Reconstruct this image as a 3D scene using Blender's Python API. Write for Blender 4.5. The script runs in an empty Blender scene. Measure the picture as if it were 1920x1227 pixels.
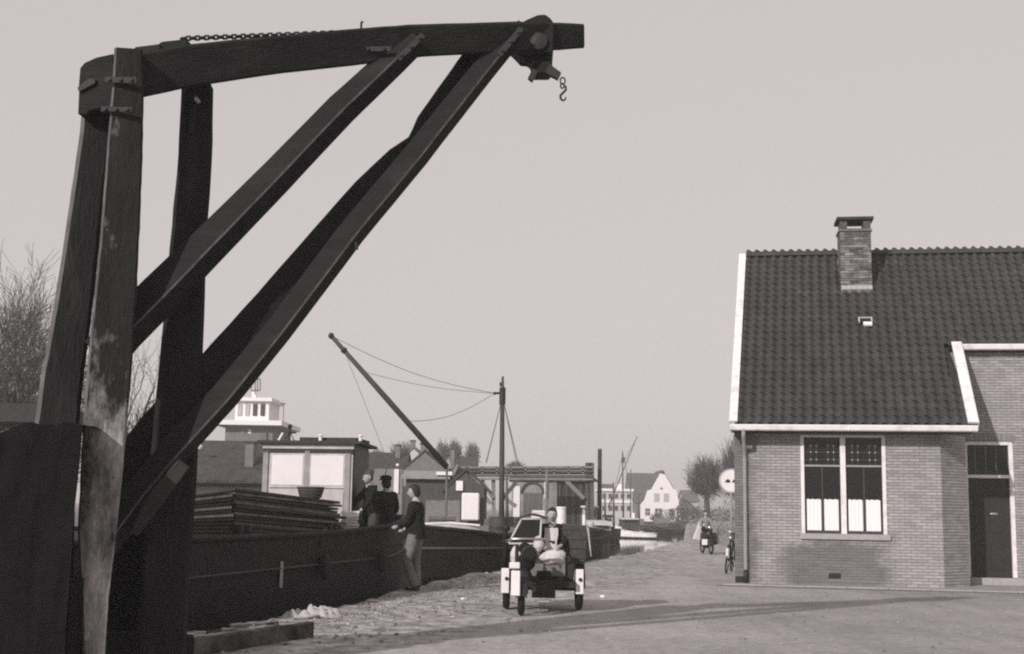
import bpy, bmesh, math, random
import numpy as np
from mathutils import Vector, Matrix, Euler, noise

S = bpy.context.scene
COL = S.collection
rnd = random.Random(7)
R_ = math.radians

# ------------------------------------------------------------------ camera, sky, sun, exposure
FPX, CX, CY = 2400.0, 960.0, 613.5
PITCH, ROLL, EYE = R_(8.04), R_(0.9), 1.5
CAMROT = Matrix.Rotation(math.pi/2 + PITCH, 3, 'X') @ Matrix.Rotation(ROLL, 3, 'Z')
cam = bpy.data.cameras.new('camera')
cam.sensor_width = 36.0
cam.lens = FPX/1920*36
cam.clip_start, cam.clip_end = 0.1, 6000
co = bpy.data.objects.new('camera', cam)
COL.objects.link(co)
co.matrix_world = Matrix.Translation((0, 0, EYE)) @ CAMROT.to_4x4()
S.camera = co
SUN_EL, SUN_AZ = R_(26), math.atan2(0.58, 0.81)      # light travels towards (+x, +y)
TINT = (1.0, 0.925, 0.92)
w = bpy.data.worlds.new('World'); S.world = w; w.use_nodes = True
nt = w.node_tree; nt.nodes.clear()
N = nt.nodes.new
sky = N('ShaderNodeTexSky'); sky.sky_type = 'NISHITA'; sky.sun_disc = False
sky.sun_elevation = SUN_EL; sky.sun_rotation = math.pi + SUN_AZ
sky.air_density = 1.0; sky.dust_density = 3.0
bw = N('ShaderNodeRGBToBW'); pw = N('ShaderNodeMath'); pw.operation = 'POWER'; pw.inputs[1].default_value = 0.12
mu = N('ShaderNodeMath'); mu.operation = 'MULTIPLY'; mu.inputs[1].default_value = 4.5
cb = N('ShaderNodeCombineColor')
bg = N('ShaderNodeBackground'); bg.inputs['Strength'].default_value = 0.1
ow = N('ShaderNodeOutputWorld')
L = nt.links.new
L(sky.outputs[0], bw.inputs[0]); L(bw.outputs[0], pw.inputs[0]); L(pw.outputs[0], mu.inputs[0])
for k, t in enumerate(TINT):
    m = N('ShaderNodeMath'); m.operation = 'MULTIPLY'; m.inputs[1].default_value = t
    L(mu.outputs[0], m.inputs[0]); L(m.outputs[0], cb.inputs[k])
L(cb.outputs[0], bg.inputs[0]); L(bg.outputs[0], ow.inputs[0])
sl = bpy.data.lights.new('sun', 'SUN'); sl.energy = 3.0; sl.angle = R_(1.0); sl.color = (1, 0.955, 0.94)
so = bpy.data.objects.new('sun', sl); COL.objects.link(so)
LD = Vector((0.58*math.cos(SUN_EL)/0.9962, 0.81*math.cos(SUN_EL)/0.9962, -math.sin(SUN_EL)))
so.rotation_euler = LD.to_track_quat('-Z', 'Y').to_euler()
S.view_settings.view_transform = 'Standard'; S.view_settings.look = 'None'
S.view_settings.exposure = 0.28; S.view_settings.gamma = 1.0
S.view_settings.use_curve_mapping = False
S.render.engine = 'CYCLES'
S.cycles.pixel_filter_type = 'BLACKMAN_HARRIS'
S.cycles.filter_width = 2.1
S.cycles.max_bounces = 6
S.cycles.volume_bounces = 0
S.cycles.use_denoising = False

# ------------------------------------------------------------------ survey helpers (photo pixel -> place)
def ray(px, py):
    return CAMROT @ Vector(((px-CX)/FPX, (CY-py)/FPX, -1.0))
CAMO = Vector((0, 0, EYE))
def G(px, py, z=0.0):
    d = ray(px, py); return CAMO + d*((z-EYE)/d.z)
def P(px, py, y):
    d = ray(px, py); return CAMO + d*(y/d.y)
def PL(px, py, n, q):
    d = ray(px, py); n = Vector(n); return CAMO + d*((Vector(q)-CAMO).dot(n)/d.dot(n))

# ------------------------------------------------------------------ materials
def g(v):
    return (v*1.02, v*0.965, v*0.955, 1)
MC = {}
def mat(name, v, rough=0.8, var=0.25, scale=4.0, bump=0.0, bscale=30.0, stretch=(1, 1, 1), metal=0.0, spec=0.3,
        attr=None, extra=None, emis=None):
    if name in MC: return MC[name]
    m = bpy.data.materials.new(name); m.use_nodes = True
    nt = m.node_tree; b = nt.nodes['Principled BSDF']
    N = nt.nodes.new; L = nt.links.new
    b.inputs['Roughness'].default_value = rough
    b.inputs['Metallic'].default_value = metal
    b.inputs['Specular IOR Level'].default_value = spec
    geo = N('ShaderNodeNewGeometry'); mp = N('ShaderNodeMapping'); mp.inputs['Scale'].default_value = stretch
    L(geo.outputs['Position'], mp.inputs['Vector'])
    n1 = N('ShaderNodeTexNoise'); n1.inputs['Scale'].default_value = scale; n1.inputs['Detail'].default_value = 8; n1.inputs['Roughness'].default_value = 0.65
    L(mp.outputs[0], n1.inputs['Vector'])
    mr = N('ShaderNodeMapRange'); mr.inputs['From Min'].default_value = 0.28; mr.inputs['From Max'].default_value = 0.72
    mr.inputs['To Min'].default_value = 1-var; mr.inputs['To Max'].default_value = 1+var
    L(n1.outputs['Fac'], mr.inputs['Value'])
    val = mr.outputs[0]
    def mul(a, bb):
        k = N('ShaderNodeMath'); k.operation = 'MULTIPLY'; L(a, k.inputs[0])
        if isinstance(bb, float): k.inputs[1].default_value = bb
        else: L(bb, k.inputs[1])
        return k.outputs[0]
    if attr:
        at = N('ShaderNodeAttribute'); at.attribute_name = attr
        val = mul(val, at.outputs['Fac'])
    if extra: val = extra(nt, mp, val, mul)
    val = mul(val, float(v))
    cc = N('ShaderNodeCombineColor')
    for k, t in enumerate((1.02, 0.965, 0.955)):
        L(mul(val, t), cc.inputs[k])
    L(cc.outputs[0], b.inputs['Base Color'])
    if bump > 0:
        n2 = N('ShaderNodeTexNoise'); n2.inputs['Scale'].default_value = bscale; n2.inputs['Detail'].default_value = 6
        L(mp.outputs[0], n2.inputs['Vector'])
        bp = N('ShaderNodeBump'); bp.inputs['Strength'].default_value = bump; bp.inputs['Distance'].default_value = 0.02
        L(n2.outputs['Fac'], bp.inputs['Height']); L(bp.outputs[0], b.inputs['Normal'])
    MC[name] = m
    return m
def blotch(scale, lo, hi, t0=0.45, t1=0.6, seed=0.0, stretch=(1, 1, 1)):
    def f(nt, mp, val, mul):
        N = nt.nodes.new; L = nt.links.new
        ge = N('ShaderNodeNewGeometry'); m2 = N('ShaderNodeMapping'); m2.inputs['Location'].default_value = (seed, seed, seed)
        m2.inputs['Scale'].default_value = stretch
        L(ge.outputs['Position'], m2.inputs['Vector'])
        n = N('ShaderNodeTexNoise'); n.inputs['Scale'].default_value = scale; n.inputs['Detail'].default_value = 5
        L(m2.outputs[0], n.inputs['Vector'])
        r = N('ShaderNodeMapRange'); r.inputs['From Min'].default_value = t0; r.inputs['From Max'].default_value = t1
        r.inputs['To Min'].default_value = lo; r.inputs['To Max'].default_value = hi
        L(n.outputs['Fac'], r.inputs['Value'])
        return mul(val, r.outputs[0])
    return f

TAR = mat('tarred_timber', 0.010, 0.75, 0.4, 3, 0.6, 14, (3, 3, 0.5), spec=0.25, extra=blotch(2.3, 0.8, 2.0, 0.5, 0.72, 3.0, (2, 2, 0.6)))
TARX = mat('tarred_beam', 0.010, 0.75, 0.4, 3, 0.6, 14, (0.5, 3, 3), spec=0.25, extra=blotch(2.3, 0.8, 1.8, 0.5, 0.75, 8.0, (0.6, 2, 2)))
EDGE = mat('painted_lit_edge', 0.10, 0.85, 0.5, 6, 0.3, 25, (2, 2, .6))  # pale colour stands for light caught along the timber arrises
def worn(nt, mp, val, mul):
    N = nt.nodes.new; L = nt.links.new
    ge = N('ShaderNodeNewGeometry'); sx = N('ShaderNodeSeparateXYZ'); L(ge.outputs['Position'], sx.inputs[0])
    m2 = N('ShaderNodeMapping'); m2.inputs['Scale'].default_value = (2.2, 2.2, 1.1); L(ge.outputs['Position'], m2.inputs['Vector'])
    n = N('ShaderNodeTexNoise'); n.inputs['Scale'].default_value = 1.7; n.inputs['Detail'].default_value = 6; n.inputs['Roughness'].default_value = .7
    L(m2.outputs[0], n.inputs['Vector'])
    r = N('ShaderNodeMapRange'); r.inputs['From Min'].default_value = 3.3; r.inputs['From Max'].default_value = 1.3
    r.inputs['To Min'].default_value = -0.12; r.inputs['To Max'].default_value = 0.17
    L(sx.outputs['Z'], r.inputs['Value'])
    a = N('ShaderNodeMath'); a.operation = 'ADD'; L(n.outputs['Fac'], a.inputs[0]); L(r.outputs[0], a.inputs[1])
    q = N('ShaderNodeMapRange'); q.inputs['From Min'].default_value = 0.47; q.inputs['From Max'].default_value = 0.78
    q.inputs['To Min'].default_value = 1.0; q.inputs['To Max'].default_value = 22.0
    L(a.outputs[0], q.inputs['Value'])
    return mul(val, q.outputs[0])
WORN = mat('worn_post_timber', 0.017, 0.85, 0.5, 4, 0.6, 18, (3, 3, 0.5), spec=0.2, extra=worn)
IRON = mat('black_iron', 0.02, 0.6, 0.3, 12, 0.2, 60)
MORTAR = mat('mortar', 0.235, 0.95, 0.15, 3, 0.3, 60)
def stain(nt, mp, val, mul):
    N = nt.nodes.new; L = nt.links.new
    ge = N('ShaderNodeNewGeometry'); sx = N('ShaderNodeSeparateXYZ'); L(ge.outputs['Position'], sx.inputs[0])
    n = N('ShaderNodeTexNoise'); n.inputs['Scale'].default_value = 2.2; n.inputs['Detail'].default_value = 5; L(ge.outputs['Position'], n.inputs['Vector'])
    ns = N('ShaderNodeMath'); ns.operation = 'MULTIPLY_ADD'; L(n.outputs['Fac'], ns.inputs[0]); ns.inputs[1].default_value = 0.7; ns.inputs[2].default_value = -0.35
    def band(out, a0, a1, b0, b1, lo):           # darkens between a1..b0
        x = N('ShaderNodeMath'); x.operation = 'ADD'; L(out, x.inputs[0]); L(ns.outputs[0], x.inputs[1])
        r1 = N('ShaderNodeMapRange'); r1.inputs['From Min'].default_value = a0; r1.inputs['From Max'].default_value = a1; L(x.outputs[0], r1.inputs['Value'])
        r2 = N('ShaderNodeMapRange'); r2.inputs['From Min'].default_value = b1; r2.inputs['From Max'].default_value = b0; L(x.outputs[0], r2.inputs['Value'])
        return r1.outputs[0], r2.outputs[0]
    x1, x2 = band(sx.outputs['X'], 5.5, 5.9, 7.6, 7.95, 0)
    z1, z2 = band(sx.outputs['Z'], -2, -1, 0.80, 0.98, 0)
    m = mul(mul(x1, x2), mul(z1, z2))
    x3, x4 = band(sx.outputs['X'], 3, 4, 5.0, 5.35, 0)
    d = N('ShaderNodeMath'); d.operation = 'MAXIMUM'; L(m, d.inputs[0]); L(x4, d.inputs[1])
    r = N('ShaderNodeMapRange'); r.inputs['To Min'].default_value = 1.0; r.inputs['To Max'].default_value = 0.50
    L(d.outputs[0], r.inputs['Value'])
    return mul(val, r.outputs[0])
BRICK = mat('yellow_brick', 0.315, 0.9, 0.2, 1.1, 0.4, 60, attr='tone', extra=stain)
BRICK2 = mat('plain_brick', 0.30, 0.9, 0.2, 1.5, 0.4, 60, attr='tone')
BRICKC = mat('chimney_brick', 0.14, 0.9, 0.5, 9, 0.5, 60, attr='tone')
PAN = mat('dark_roof_tile', 0.041, 0.7, 0.22, 1.3, 0.3, 40, attr='tone', spec=0.4)
PANB = mat('roof_underlay', 0.03, 0.9)
WHITE = mat('white_paint', 0.74, 0.55, 0.06, 3, 0.15, 30, extra=blotch(5, 0.82, 1.0, 0.35, 0.5, 2))
WHITE2 = mat('clean_white', 0.78, 0.7, 0.05, 5)
CURT = mat('white_curtain', 0.8, 0.9, 0.06, 12, 0.3, 30, (4, 4, .3))
GREYP = mat('grey_paint', 0.30, 0.6, 0.1, 5)
LEAD = mat('lead_strip', 0.30, 0.5, 0.2, 9)
STONE = mat('grey_stone', 0.34, 0.85, 0.15, 8, 0.3, 40)
ZINC = mat('zinc_pipe', 0.26, 0.6, 0.12, 5)
DARKP = mat('dark_paint', 0.02, 0.5, 0.2, 5)
DOORP = mat('dark_door_paint', 0.026, 0.4, 0.2, 5)
BLACKHULL = mat('black_hull_tar', 0.011, 0.7, 0.5, 1.5, 0.3, 6, (1, 1, 3), spec=0.2)
HULLGREY = mat('grey_hull', 0.07, 0.6, 0.3, 2)
DECK = mat('deck_boards', 0.06, 0.8, 0.4, 6, 0.2, 40)
CABIN = mat('pale_cabin_paint', 0.42, 0.6, 0.15, 4, 0.1, 20)
WOODG = mat('grey_weathered_wood', 0.13, 0.85, 0.4, 5, 0.4, 30, (2, 2, .5))
WOODL = mat('light_wood', 0.33, 0.8, 0.3, 6, 0.3, 30)
BOARD = mat('hatch_board', 0.038, 0.75, 0.4, 5, 0.3, 30)
BOARDM = mat('scuffed_hatch_board', 0.12, 0.75, 0.7, 3, 0.3, 30)
BOARDL = mat('pale_hatch_board', 0.26, 0.75, 0.5, 5, 0.3, 30)
WICKER = mat('basket_wicker', 0.06, 0.8, 0.4, 25, 0.8, 60)
SKIN = mat('skin', 0.36, 0.6, 0.06, 20)
HAIRM = mat('dark_hair', 0.02, 0.7, 0.3, 30)
HAIRG = mat('grey_hair', 0.07, 0.7, 0.3, 30)
CLOTHD = mat('dark_cloth', 0.016, 0.95, 0.3, 8, 0.3, 25, spec=0.1)
CLOTHG = mat('grey_cloth', 0.22, 0.95, 0.2, 8, 0.3, 25, spec=0.1)
CLOTHM = mat('mid_grey_cloth', 0.065, 0.95, 0.2, 8, 0.3, 25, spec=0.1)
CLOTHW = mat('white_cloth', 0.6, 0.95, 0.08, 8, 0.3, 25, spec=0.1)
RUBBER = mat('tyre_rubber', 0.014, 0.85, 0.2, 30)
CHROME = mat('dull_chrome', 0.5, 0.3, 0.1, 10, metal=1.0)
CANVAS = mat('pale_canvas', 0.42, 0.9, 0.25, 6, 0.4, 20)
BARK = mat('tree_bark', 0.055, 0.9, 0.3, 6, 0.5, 20)
TWIG = mat('bare_twigs', 0.085, 0.9, 0.2, 3)
HEDGE = mat('hedge_leaves', 0.06, 0.9, 0.4, 4)
IVY = mat('dark_ivy_leaves', 0.022, 0.8, 0.4, 6)
FARROOF = mat('far_dark_roof', 0.035, 0.8, 0.25, 1.2, 0.5, 5)
FARROOFG = mat('far_grey_roof', 0.11, 0.8, 0.2, 0.8)
FARBRICK = mat('far_brick', 0.16, 0.9, 0.2, 2, 0.3, 8)
FARPALE = mat('far_pale_wall', 0.5, 0.9, 0.1, 1)
FARMID = mat('far_grey_wall', 0.2, 0.9, 0.25, 1)
ROPE = mat('rope_fibre', 0.3, 0.9, 0.2, 40)

def glass(name, v=0.012, rough=0.06):
    m = bpy.data.materials.new(name); m.use_nodes = True
    b = m.node_tree.nodes['Principled BSDF']
    b.inputs['Base Color'].default_value = g(v); b.inputs['Roughness'].default_value = rough
    b.inputs['Specular IOR Level'].default_value = 0.35
    return m
GLASS = glass('window_glass')

def ground_mat():
    m = bpy.data.materials.new('sandy_quay_paving'); m.use_nodes = True
    nt = m.node_tree; b = nt.nodes['Principled BSDF']; N = nt.nodes.new; L = nt.links.new
    b.inputs['Roughness'].default_value = 0.9; b.inputs['Specular IOR Level'].default_value = 0.15
    ge = N('ShaderNodeNewGeometry')
    def nz(scale, st=(1, 1, 1), det=6, loc=(0, 0, 0), rot=0.0):
        mp = N('ShaderNodeMapping'); mp.inputs['Scale'].default_value = st; mp.inputs['Location'].default_value = loc; mp.inputs['Rotation'].default_value = (0, 0, rot)
        L(ge.outputs['Position'], mp.inputs[0])
        n = N('ShaderNodeTexNoise'); n.inputs['Scale'].default_value = scale; n.inputs['Detail'].default_value = det; n.inputs['Roughness'].default_value = 0.7
        L(mp.outputs[0], n.inputs['Vector']); return n.outputs['Fac']
    def rng(x, a, bb, c, d):
        r = N('ShaderNodeMapRange'); r.inputs['From Min'].default_value = a; r.inputs['From Max'].default_value = bb
        r.inputs['To Min'].default_value = c; r.inputs['To Max'].default_value = d; L(x, r.inputs['Value']); return r.outputs[0]
    def mul(a, c):
        k = N('ShaderNodeMath'); k.operation = 'MULTIPLY'; L(a, k.inputs[0])
        if isinstance(c, float): k.inputs[1].default_value = c
        else: L(c, k.inputs[1])
        return k.outputs[0]
    v = rng(nz(0.35), 0.3, 0.7, 0.76, 1.20)
    v = mul(v, rng(nz(7.0, det=10), 0.25, 0.75, 0.68, 1.32))
    v = mul(v, rng(nz(0.55, (3.2, 0.25, 1), 6, (3, 0, 0), 1.05), 0.45, 0.75, 1.04, 0.80))     # wheel tracks
    v = mul(v, rng(nz(30.0, det=4), 0.3, 0.7, 0.86, 1.14))
    # trampled earth with loose sand on the strip by the water, setts elsewhere
    sx = N('ShaderNodeSeparateXYZ'); L(ge.outputs['Position'], sx.inputs[0])
    a = N('ShaderNodeMath'); a.operation = 'MULTIPLY_ADD'; L(sx.outputs['Y'], a.inputs[0]); a.inputs[1].default_value = -0.30; L(sx.outputs['X'], a.inputs[2])
    ad = N('ShaderNodeMath'); ad.operation = 'ADD'; L(a.outputs[0], ad.inputs[0]); L(mul(nz(1.1), 3.0), ad.inputs[1])
    strip = rng(ad.outputs[0], -4.2, -3.4, 1.0, 0.0)
    pale = rng(ad.outputs[0], -3.4, 1.5, 1.22, 1.0)
    v = mul(v, pale)
    dirt = rng(nz(3.2, det=8, loc=(7, 2, 0)), 0.38, 0.62, 0.45, 1.35)
    mx = N('ShaderNodeMix'); L(strip, mx.inputs[0]); mx.inputs[2].default_value = 1.0; L(dirt, mx.inputs[3])
    v = mul(v, mx.outputs[0])
    v = mul(v, 0.285)
    cc = N('ShaderNodeCombineColor')
    for k, t in enumerate((1.02, 0.965, 0.955)): L(mul(v, t), cc.inputs[k])
    L(cc.outputs[0], b.inputs['Base Color'])
    vo = N('ShaderNodeTexVoronoi'); vo.inputs['Scale'].default_value = 7.0
    L(ge.outputs['Position'], vo.inputs['Vector'])
    h = N('ShaderNodeMath'); h.operation = 'MULTIPLY_ADD'; L(vo.outputs['Distance'], h.inputs[0]); h.inputs[1].default_value = -0.6; L(nz(9.0, det=8), h.inputs[2])
    bp = N('ShaderNodeBump'); bp.inputs['Strength'].default_value = 0.22; bp.inputs['Distance'].default_value = 0.02
    L(h.outputs[0], bp.inputs['Height']); L(bp.outputs[0], b.inputs['Normal'])
    return m
GROUND = ground_mat()
FARLAND = mat('far_land_grass', 0.12, 0.95, 0.3, 0.2)
def water_mat():
    m = bpy.data.materials.new('canal_water'); m.use_nodes = True
    nt = m.node_tree; b = nt.nodes['Principled BSDF']; N = nt.nodes.new; L = nt.links.new
    b.inputs['Base Color'].default_value = g(0.02); b.inputs['Roughness'].default_value = 0.05
    b.inputs['Specular IOR Level'].default_value = 0.5
    ge = N('ShaderNodeNewGeometry'); mp = N('ShaderNodeMapping'); mp.inputs['Scale'].default_value = (1, .5, 1); L(ge.outputs['Position'], mp.inputs[0])
    n = N('ShaderNodeTexNoise'); n.inputs['Scale'].default_value = 0.9; n.inputs['Detail'].default_value = 4; L(mp.outputs[0], n.inputs['Vector'])
    bp = N('ShaderNodeBump'); bp.inputs['Strength'].default_value = 0.04; bp.inputs['Distance'].default_value = 0.04
    L(n.outputs['Fac'], bp.inputs['Height']); L(bp.outputs[0], b.inputs['Normal'])
    return m
WATER = water_mat()

# ------------------------------------------------------------------ object helpers
ORG = {}
def tag(o, label=None, cat=None, group=None, kind=None):
    if label: o['label'] = label
    if cat: o['category'] = cat
    if group: o['group'] = group
    if kind: o['kind'] = kind
    return o
def thing(name, label, cat, loc=(0, 0, 0), rz=0.0, group=None, local=False):
    o = bpy.data.objects.new(name, None); COL.objects.link(o)
    o.location = loc; o.rotation_euler = (0, 0, rz); o.empty_display_size = 0.3
    ORG[o] = Vector((0, 0, 0)) if local else Vector(loc)
    return tag(o, label, cat, group)
class M:
    def __init__(s): s.v = []; s.f = []; s.m = []; s.t = []; s.mi = 0; s.tone = 1.0
    def add(s, vs, fs):
        b = len(s.v); s.v += [tuple(x) for x in vs]
        for f in fs: s.f.append(tuple(b+i for i in f)); s.m.append(s.mi); s.t.append(s.tone)
    def box(s, c, d, rz=0.0, rx=0.0, ry=0.0, taper=1.0):
        E = Euler((rx, ry, rz)).to_matrix(); c = Vector(c); vs = []
        for z in (-1, 1):
            k = taper if z > 0 else 1
            for x, y in ((-1, -1), (1, -1), (1, 1), (-1, 1)):
                vs.append(c + E @ Vector((x*d[0]/2*k, y*d[1]/2*k, z*d[2]/2)))
        s.add(vs, [(3, 2, 1, 0), (4, 5, 6, 7), (0, 1, 5, 4), (1, 2, 6, 5), (2, 3, 7, 6), (3, 0, 4, 7)])
        return s
    def obox(s, o, ax, ay, az):        # corner box from an origin and three edge vectors
        o = Vector(o); ax = Vector(ax); ay = Vector(ay); az = Vector(az)
        vs = [o, o+ax, o+ax+ay, o+ay, o+az, o+ax+az, o+ax+ay+az, o+ay+az]
        s.add(vs, [(3, 2, 1, 0), (4, 5, 6, 7), (0, 1, 5, 4), (1, 2, 6, 5), (2, 3, 7, 6), (3, 0, 4, 7)])
        return s
    def tube(s, pts, r, n=8, cap=True, ref=None):
        pts = [Vector(p) for p in pts]; rr = r if isinstance(r, (list, tuple)) else [r]*len(pts)
        vs = []; prev = None
        for i, p in enumerate(pts):
            t = (pts[min(i+1, len(pts)-1)] - pts[max(i-1, 0)])
            if t.length < 1e-9: t = Vector((0, 0, 1))
            t.normalize()
            if prev is None:
                a = Vector((0, 0, 1)) if abs(t.z) < 0.9 else Vector((1, 0, 0))
                x = t.cross(a).normalized()
            else:
                x = (prev - t*prev.dot(t)).normalized()
            prev = x; y = t.cross(x)
            for k in range(n):
                an = 2*math.pi*k/n
                vs.append(p + (x*math.cos(an) + y*math.sin(an))*rr[i])
        fs = []
        for i in range(len(pts)-1):
            for k in range(n):
                fs.append((i*n+k, i*n+(k+1) % n, (i+1)*n+(k+1) % n, (i+1)*n+k))
        if cap:
            fs.append(tuple(range(n-1, -1, -1))); fs.append(tuple((len(pts)-1)*n+k for k in range(n)))
        s.add(vs, fs); return s
    def lathe(s, c, prof, n=16, axis='Z'):
        c = Vector(c); vs = []
        for r, h in prof:
            for k in range(n):
                a = 2*math.pi*k/n
                q = (r*math.cos(a), r*math.sin(a), h)
                if axis == 'X': q = (q[2], q[0], q[1])
                if axis == 'Y': q = (q[0], q[2], q[1])
                vs.append(c + Vector(q))
        fs = []
        for i in range(len(prof)-1):
            for k in range(n): fs.append((i*n+k, i*n+(k+1) % n, (i+1)*n+(k+1) % n, (i+1)*n+k))
        fs.append(tuple(range(n-1, -1, -1))); fs.append(tuple((len(prof)-1)*n+k for k in range(n)))
        s.add(vs, fs); return s
    def ball(s, c, r, n=12, sc=(1, 1, 1)):
        c = Vector(c); vs = []; fs = []; h = n//2
        for i in range(1, h):
            a = math.pi*i/h
            for k in range(n):
                b = 2*math.pi*k/n
                vs.append(c + Vector((r*sc[0]*math.sin(a)*math.cos(b), r*sc[1]*math.sin(a)*math.sin(b), r*sc[2]*math.cos(a))))
        top = len(vs); vs.append(c+Vector((0, 0, r*sc[2]))); vs.append(c-Vector((0, 0, r*sc[2])))
        for i in range(h-2):
            for k in range(n): fs.append((i*n+k, (i+1)*n+k, (i+1)*n+(k+1) % n, i*n+(k+1) % n))
        for k in range(n):
            fs.append((top, k, (k+1) % n)); fs.append((top+1, (h-2)*n+(k+1) % n, (h-2)*n+k))
        s.add(vs, fs); return s
    def prism(s, pts, ext):
        pts = [Vector(p) for p in pts]; ext = Vector(ext); n = len(pts)
        vs = pts + [p+ext for p in pts]
        s.add(vs, [tuple(range(n-1, -1, -1)), tuple(range(n, 2*n))] + [(k, (k+1) % n, n+(k+1) % n, n+k) for k in range(n)])
        return s
    def torus(s, c, R, r, axis='X', n=28, m=8):
        c = Vector(c); vs = []
        for i in range(n):
            a = 2*math.pi*i/n
            for k in range(m):
                b = 2*math.pi*k/m
                x = (R+r*math.cos(b))*math.cos(a); y = (R+r*math.cos(b))*math.sin(a); z = r*math.sin(b)
                q = {'X': (z, x, y), 'Y': (x, z, y), 'Z': (x, y, z)}[axis]
                vs.append(c+Vector(q))
        fs = [(i*m+k, ((i+1) % n)*m+k, ((i+1) % n)*m+(k+1) % m, i*m+(k+1) % m) for i in range(n) for k in range(m)]
        s.add(vs, fs); return s
    def mesh(s, name, mats, org=Vector((0, 0, 0)), smooth=False, bev=0.0):
        me = bpy.data.meshes.new(name)
        me.from_pydata([tuple(Vector(v)-org) for v in s.v], [], s.f)
        for m in (mats if isinstance(mats, (list, tuple)) else [mats]): me.materials.append(m)
        me.polygons.foreach_set('material_index', s.m)
        a = me.attributes.new('tone', 'FLOAT', 'FACE'); a.data.foreach_set('value', s.t)
        bm = bmesh.new(); bm.from_mesh(me); bmesh.ops.recalc_face_normals(bm, faces=bm.faces)
        if bev > 0:
            bmesh.ops.bevel(bm, geom=bm.edges[:], offset=bev, segments=1, affect='EDGES', clamp_overlap=True)
        bm.to_mesh(me); bm.free()
        if smooth: me.polygons.foreach_set('use_smooth', [True]*len(me.polygons))
        me.update(); return me
    def build(s, name, mats, parent=None, smooth=False, bev=0.0, org=None, label=None, kind=None):
        if org is None:
            if parent is not None: org = ORG[parent]
            else:
                a = np.array([tuple(v) for v in s.v]); org = Vector(((a[:, 0].min()+a[:, 0].max())/2, (a[:, 1].min()+a[:, 1].max())/2, a[:, 2].min()))
        me = s.mesh(name, mats, org, smooth, bev)
        o = bpy.data.objects.new(name, me); COL.objects.link(o)
        if parent is not None: o.parent = parent
        else: o.location = org
        ORG[o] = org
        if label: o['label'] = label
        if kind: o['kind'] = kind
        return o
def inst(me, name, parent, loc, rot=None):
    o = bpy.data.objects.new(name, me); COL.objects.link(o)
    o.location = Vector(loc) - ORG[parent]
    if rot is not None: o.rotation_euler = rot
    o.parent = parent
    return o
def kids(o):
    return [c for c in bpy.data.objects if c.parent == o]
def copy_tree(o, parent=None):
    c = o.copy(); COL.objects.link(c)
    if parent is not None: c.parent = parent
    for ch in kids(o): copy_tree(ch, c)
    return c

# ------------------------------------------------------------------ the setting
EDGE_PTS = [(-9.0, -2.0), (-6.6, 6.0), (-5.0, 11.0), (-3.95, 14.3), (-3.0, 17.2), (-2.35, 19.8), (-2.05, 22.6), (-1.45, 26), (-1.0, 28.5), (-0.1, 31.5), (2.3, 37.8), (4.1, 43.6), (8.9, 66), (15, 110), (22, 160), (28.5, 205)]
def interp(tab, y):
    for (x0, y0), (x1, y1) in zip(tab, tab[1:]):
        if y <= y1: return x0 + (x1-x0)*(y-y0)/(y1-y0)
    return tab[-1][0]
def quay_mesh():
    m = M()
    ys = []; y = -2.0
    while y < 205:
        ys.append(y); y += max(0.22, (y-4)*0.02) if y > 8 else 0.8
    ys.append(205.0)
    offs = [0.0, 0.03, 0.15, 0.35, 0.6, 0.9, 1.25, 1.6, 2, 2.4, 2.8, 3.3, 3.9, 4.6, 5.4, 6.5, 8, 10, 13, 18, 30, 60, 200, 450]
    rows = []
    for y in ys:
        xe = interp(EDGE_PTS, y) + 0.06*noise.noise((y*1.3, 0, 0)) + 0.03*noise.noise((y*5, 3, 0))
        row = [(xe-0.03, y, -2.5)]
        for o in offs:
            x = xe+o
            k = max(0.0, 1-o/3.0)
            z = 0.08*k*k*max(0, noise.noise((x*0.9, y*0.6, 1))+0.1) + 0.03*k*noise.noise((x*3, y*2.2, 4)) + 0.004*noise.noise((x*.5, y*.5, 9))
            if o > 200 or y > 100: z = 0
            if o == 0: z -= 0.02
            row.append((x, y, z))
        rows.append(row)
    n = len(rows[0]); vs = [p for r in rows for p in r]
    m.add(vs, [(i*n+k, i*n+k+1, (i+1)*n+k+1, (i+1)*n+k) for i in range(len(rows)-1) for k in range(n-1)])
    # land beyond the head of the canal, out to the horizon
    return m
tag(quay_mesh().build('ground', GROUND, smooth=True, org=Vector((0, 0, 0))), 'sandy paved quay running away beside the canal', None, None, 'structure')
m = M()
m.add([(-500, 205, -0.35), (500, 205, -0.35), (900, 1500, -0.2), (-900, 1500, -0.2)], [(0, 1, 2, 3)])
m.add([(-500, 205, -0.35), (500, 205, -0.35), (500, 205, -2.5), (-500, 205, -2.5)], [(0, 1, 2, 3)])
tag(m.build('far_ground', FARLAND, org=Vector((0, 0, 0))), None, None, None, 'structure')
LB = [(-17, -20), (-16.5, 30), (-14, 45), (-8, 52), (2.0, 60), (5.2, 66), (6.0, 80), (11, 160), (17, 205)]
m = M(); vs = []
for (x, y) in LB:
    vs += [(x, y, -2.5), (x, y, -0.25), (-500, y, -0.2)]
m.add(vs, [f for i in range(len(LB)-1) for f in ((i*3, i*3+1, i*3+4, i*3+3), (i*3+1, i*3+2, i*3+5, i*3+4))])
tag(m.build('far_bank', mat('far_bank_earth', 0.10, 0.95, 0.4, 0.6), org=Vector((0, 0, 0))), None, None, None, 'structure')
m = M(); m.add([(-500, -60, -0.9), (60, -60, -0.9), (60, 206, -0.9), (-500, 206, -0.9)], [(0, 1, 2, 3)])
tag(m.build('canal_water', WATER, org=Vector((0, 0, 0))), 'still canal water reflecting the boats and sky', None, None, 'structure')

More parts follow.
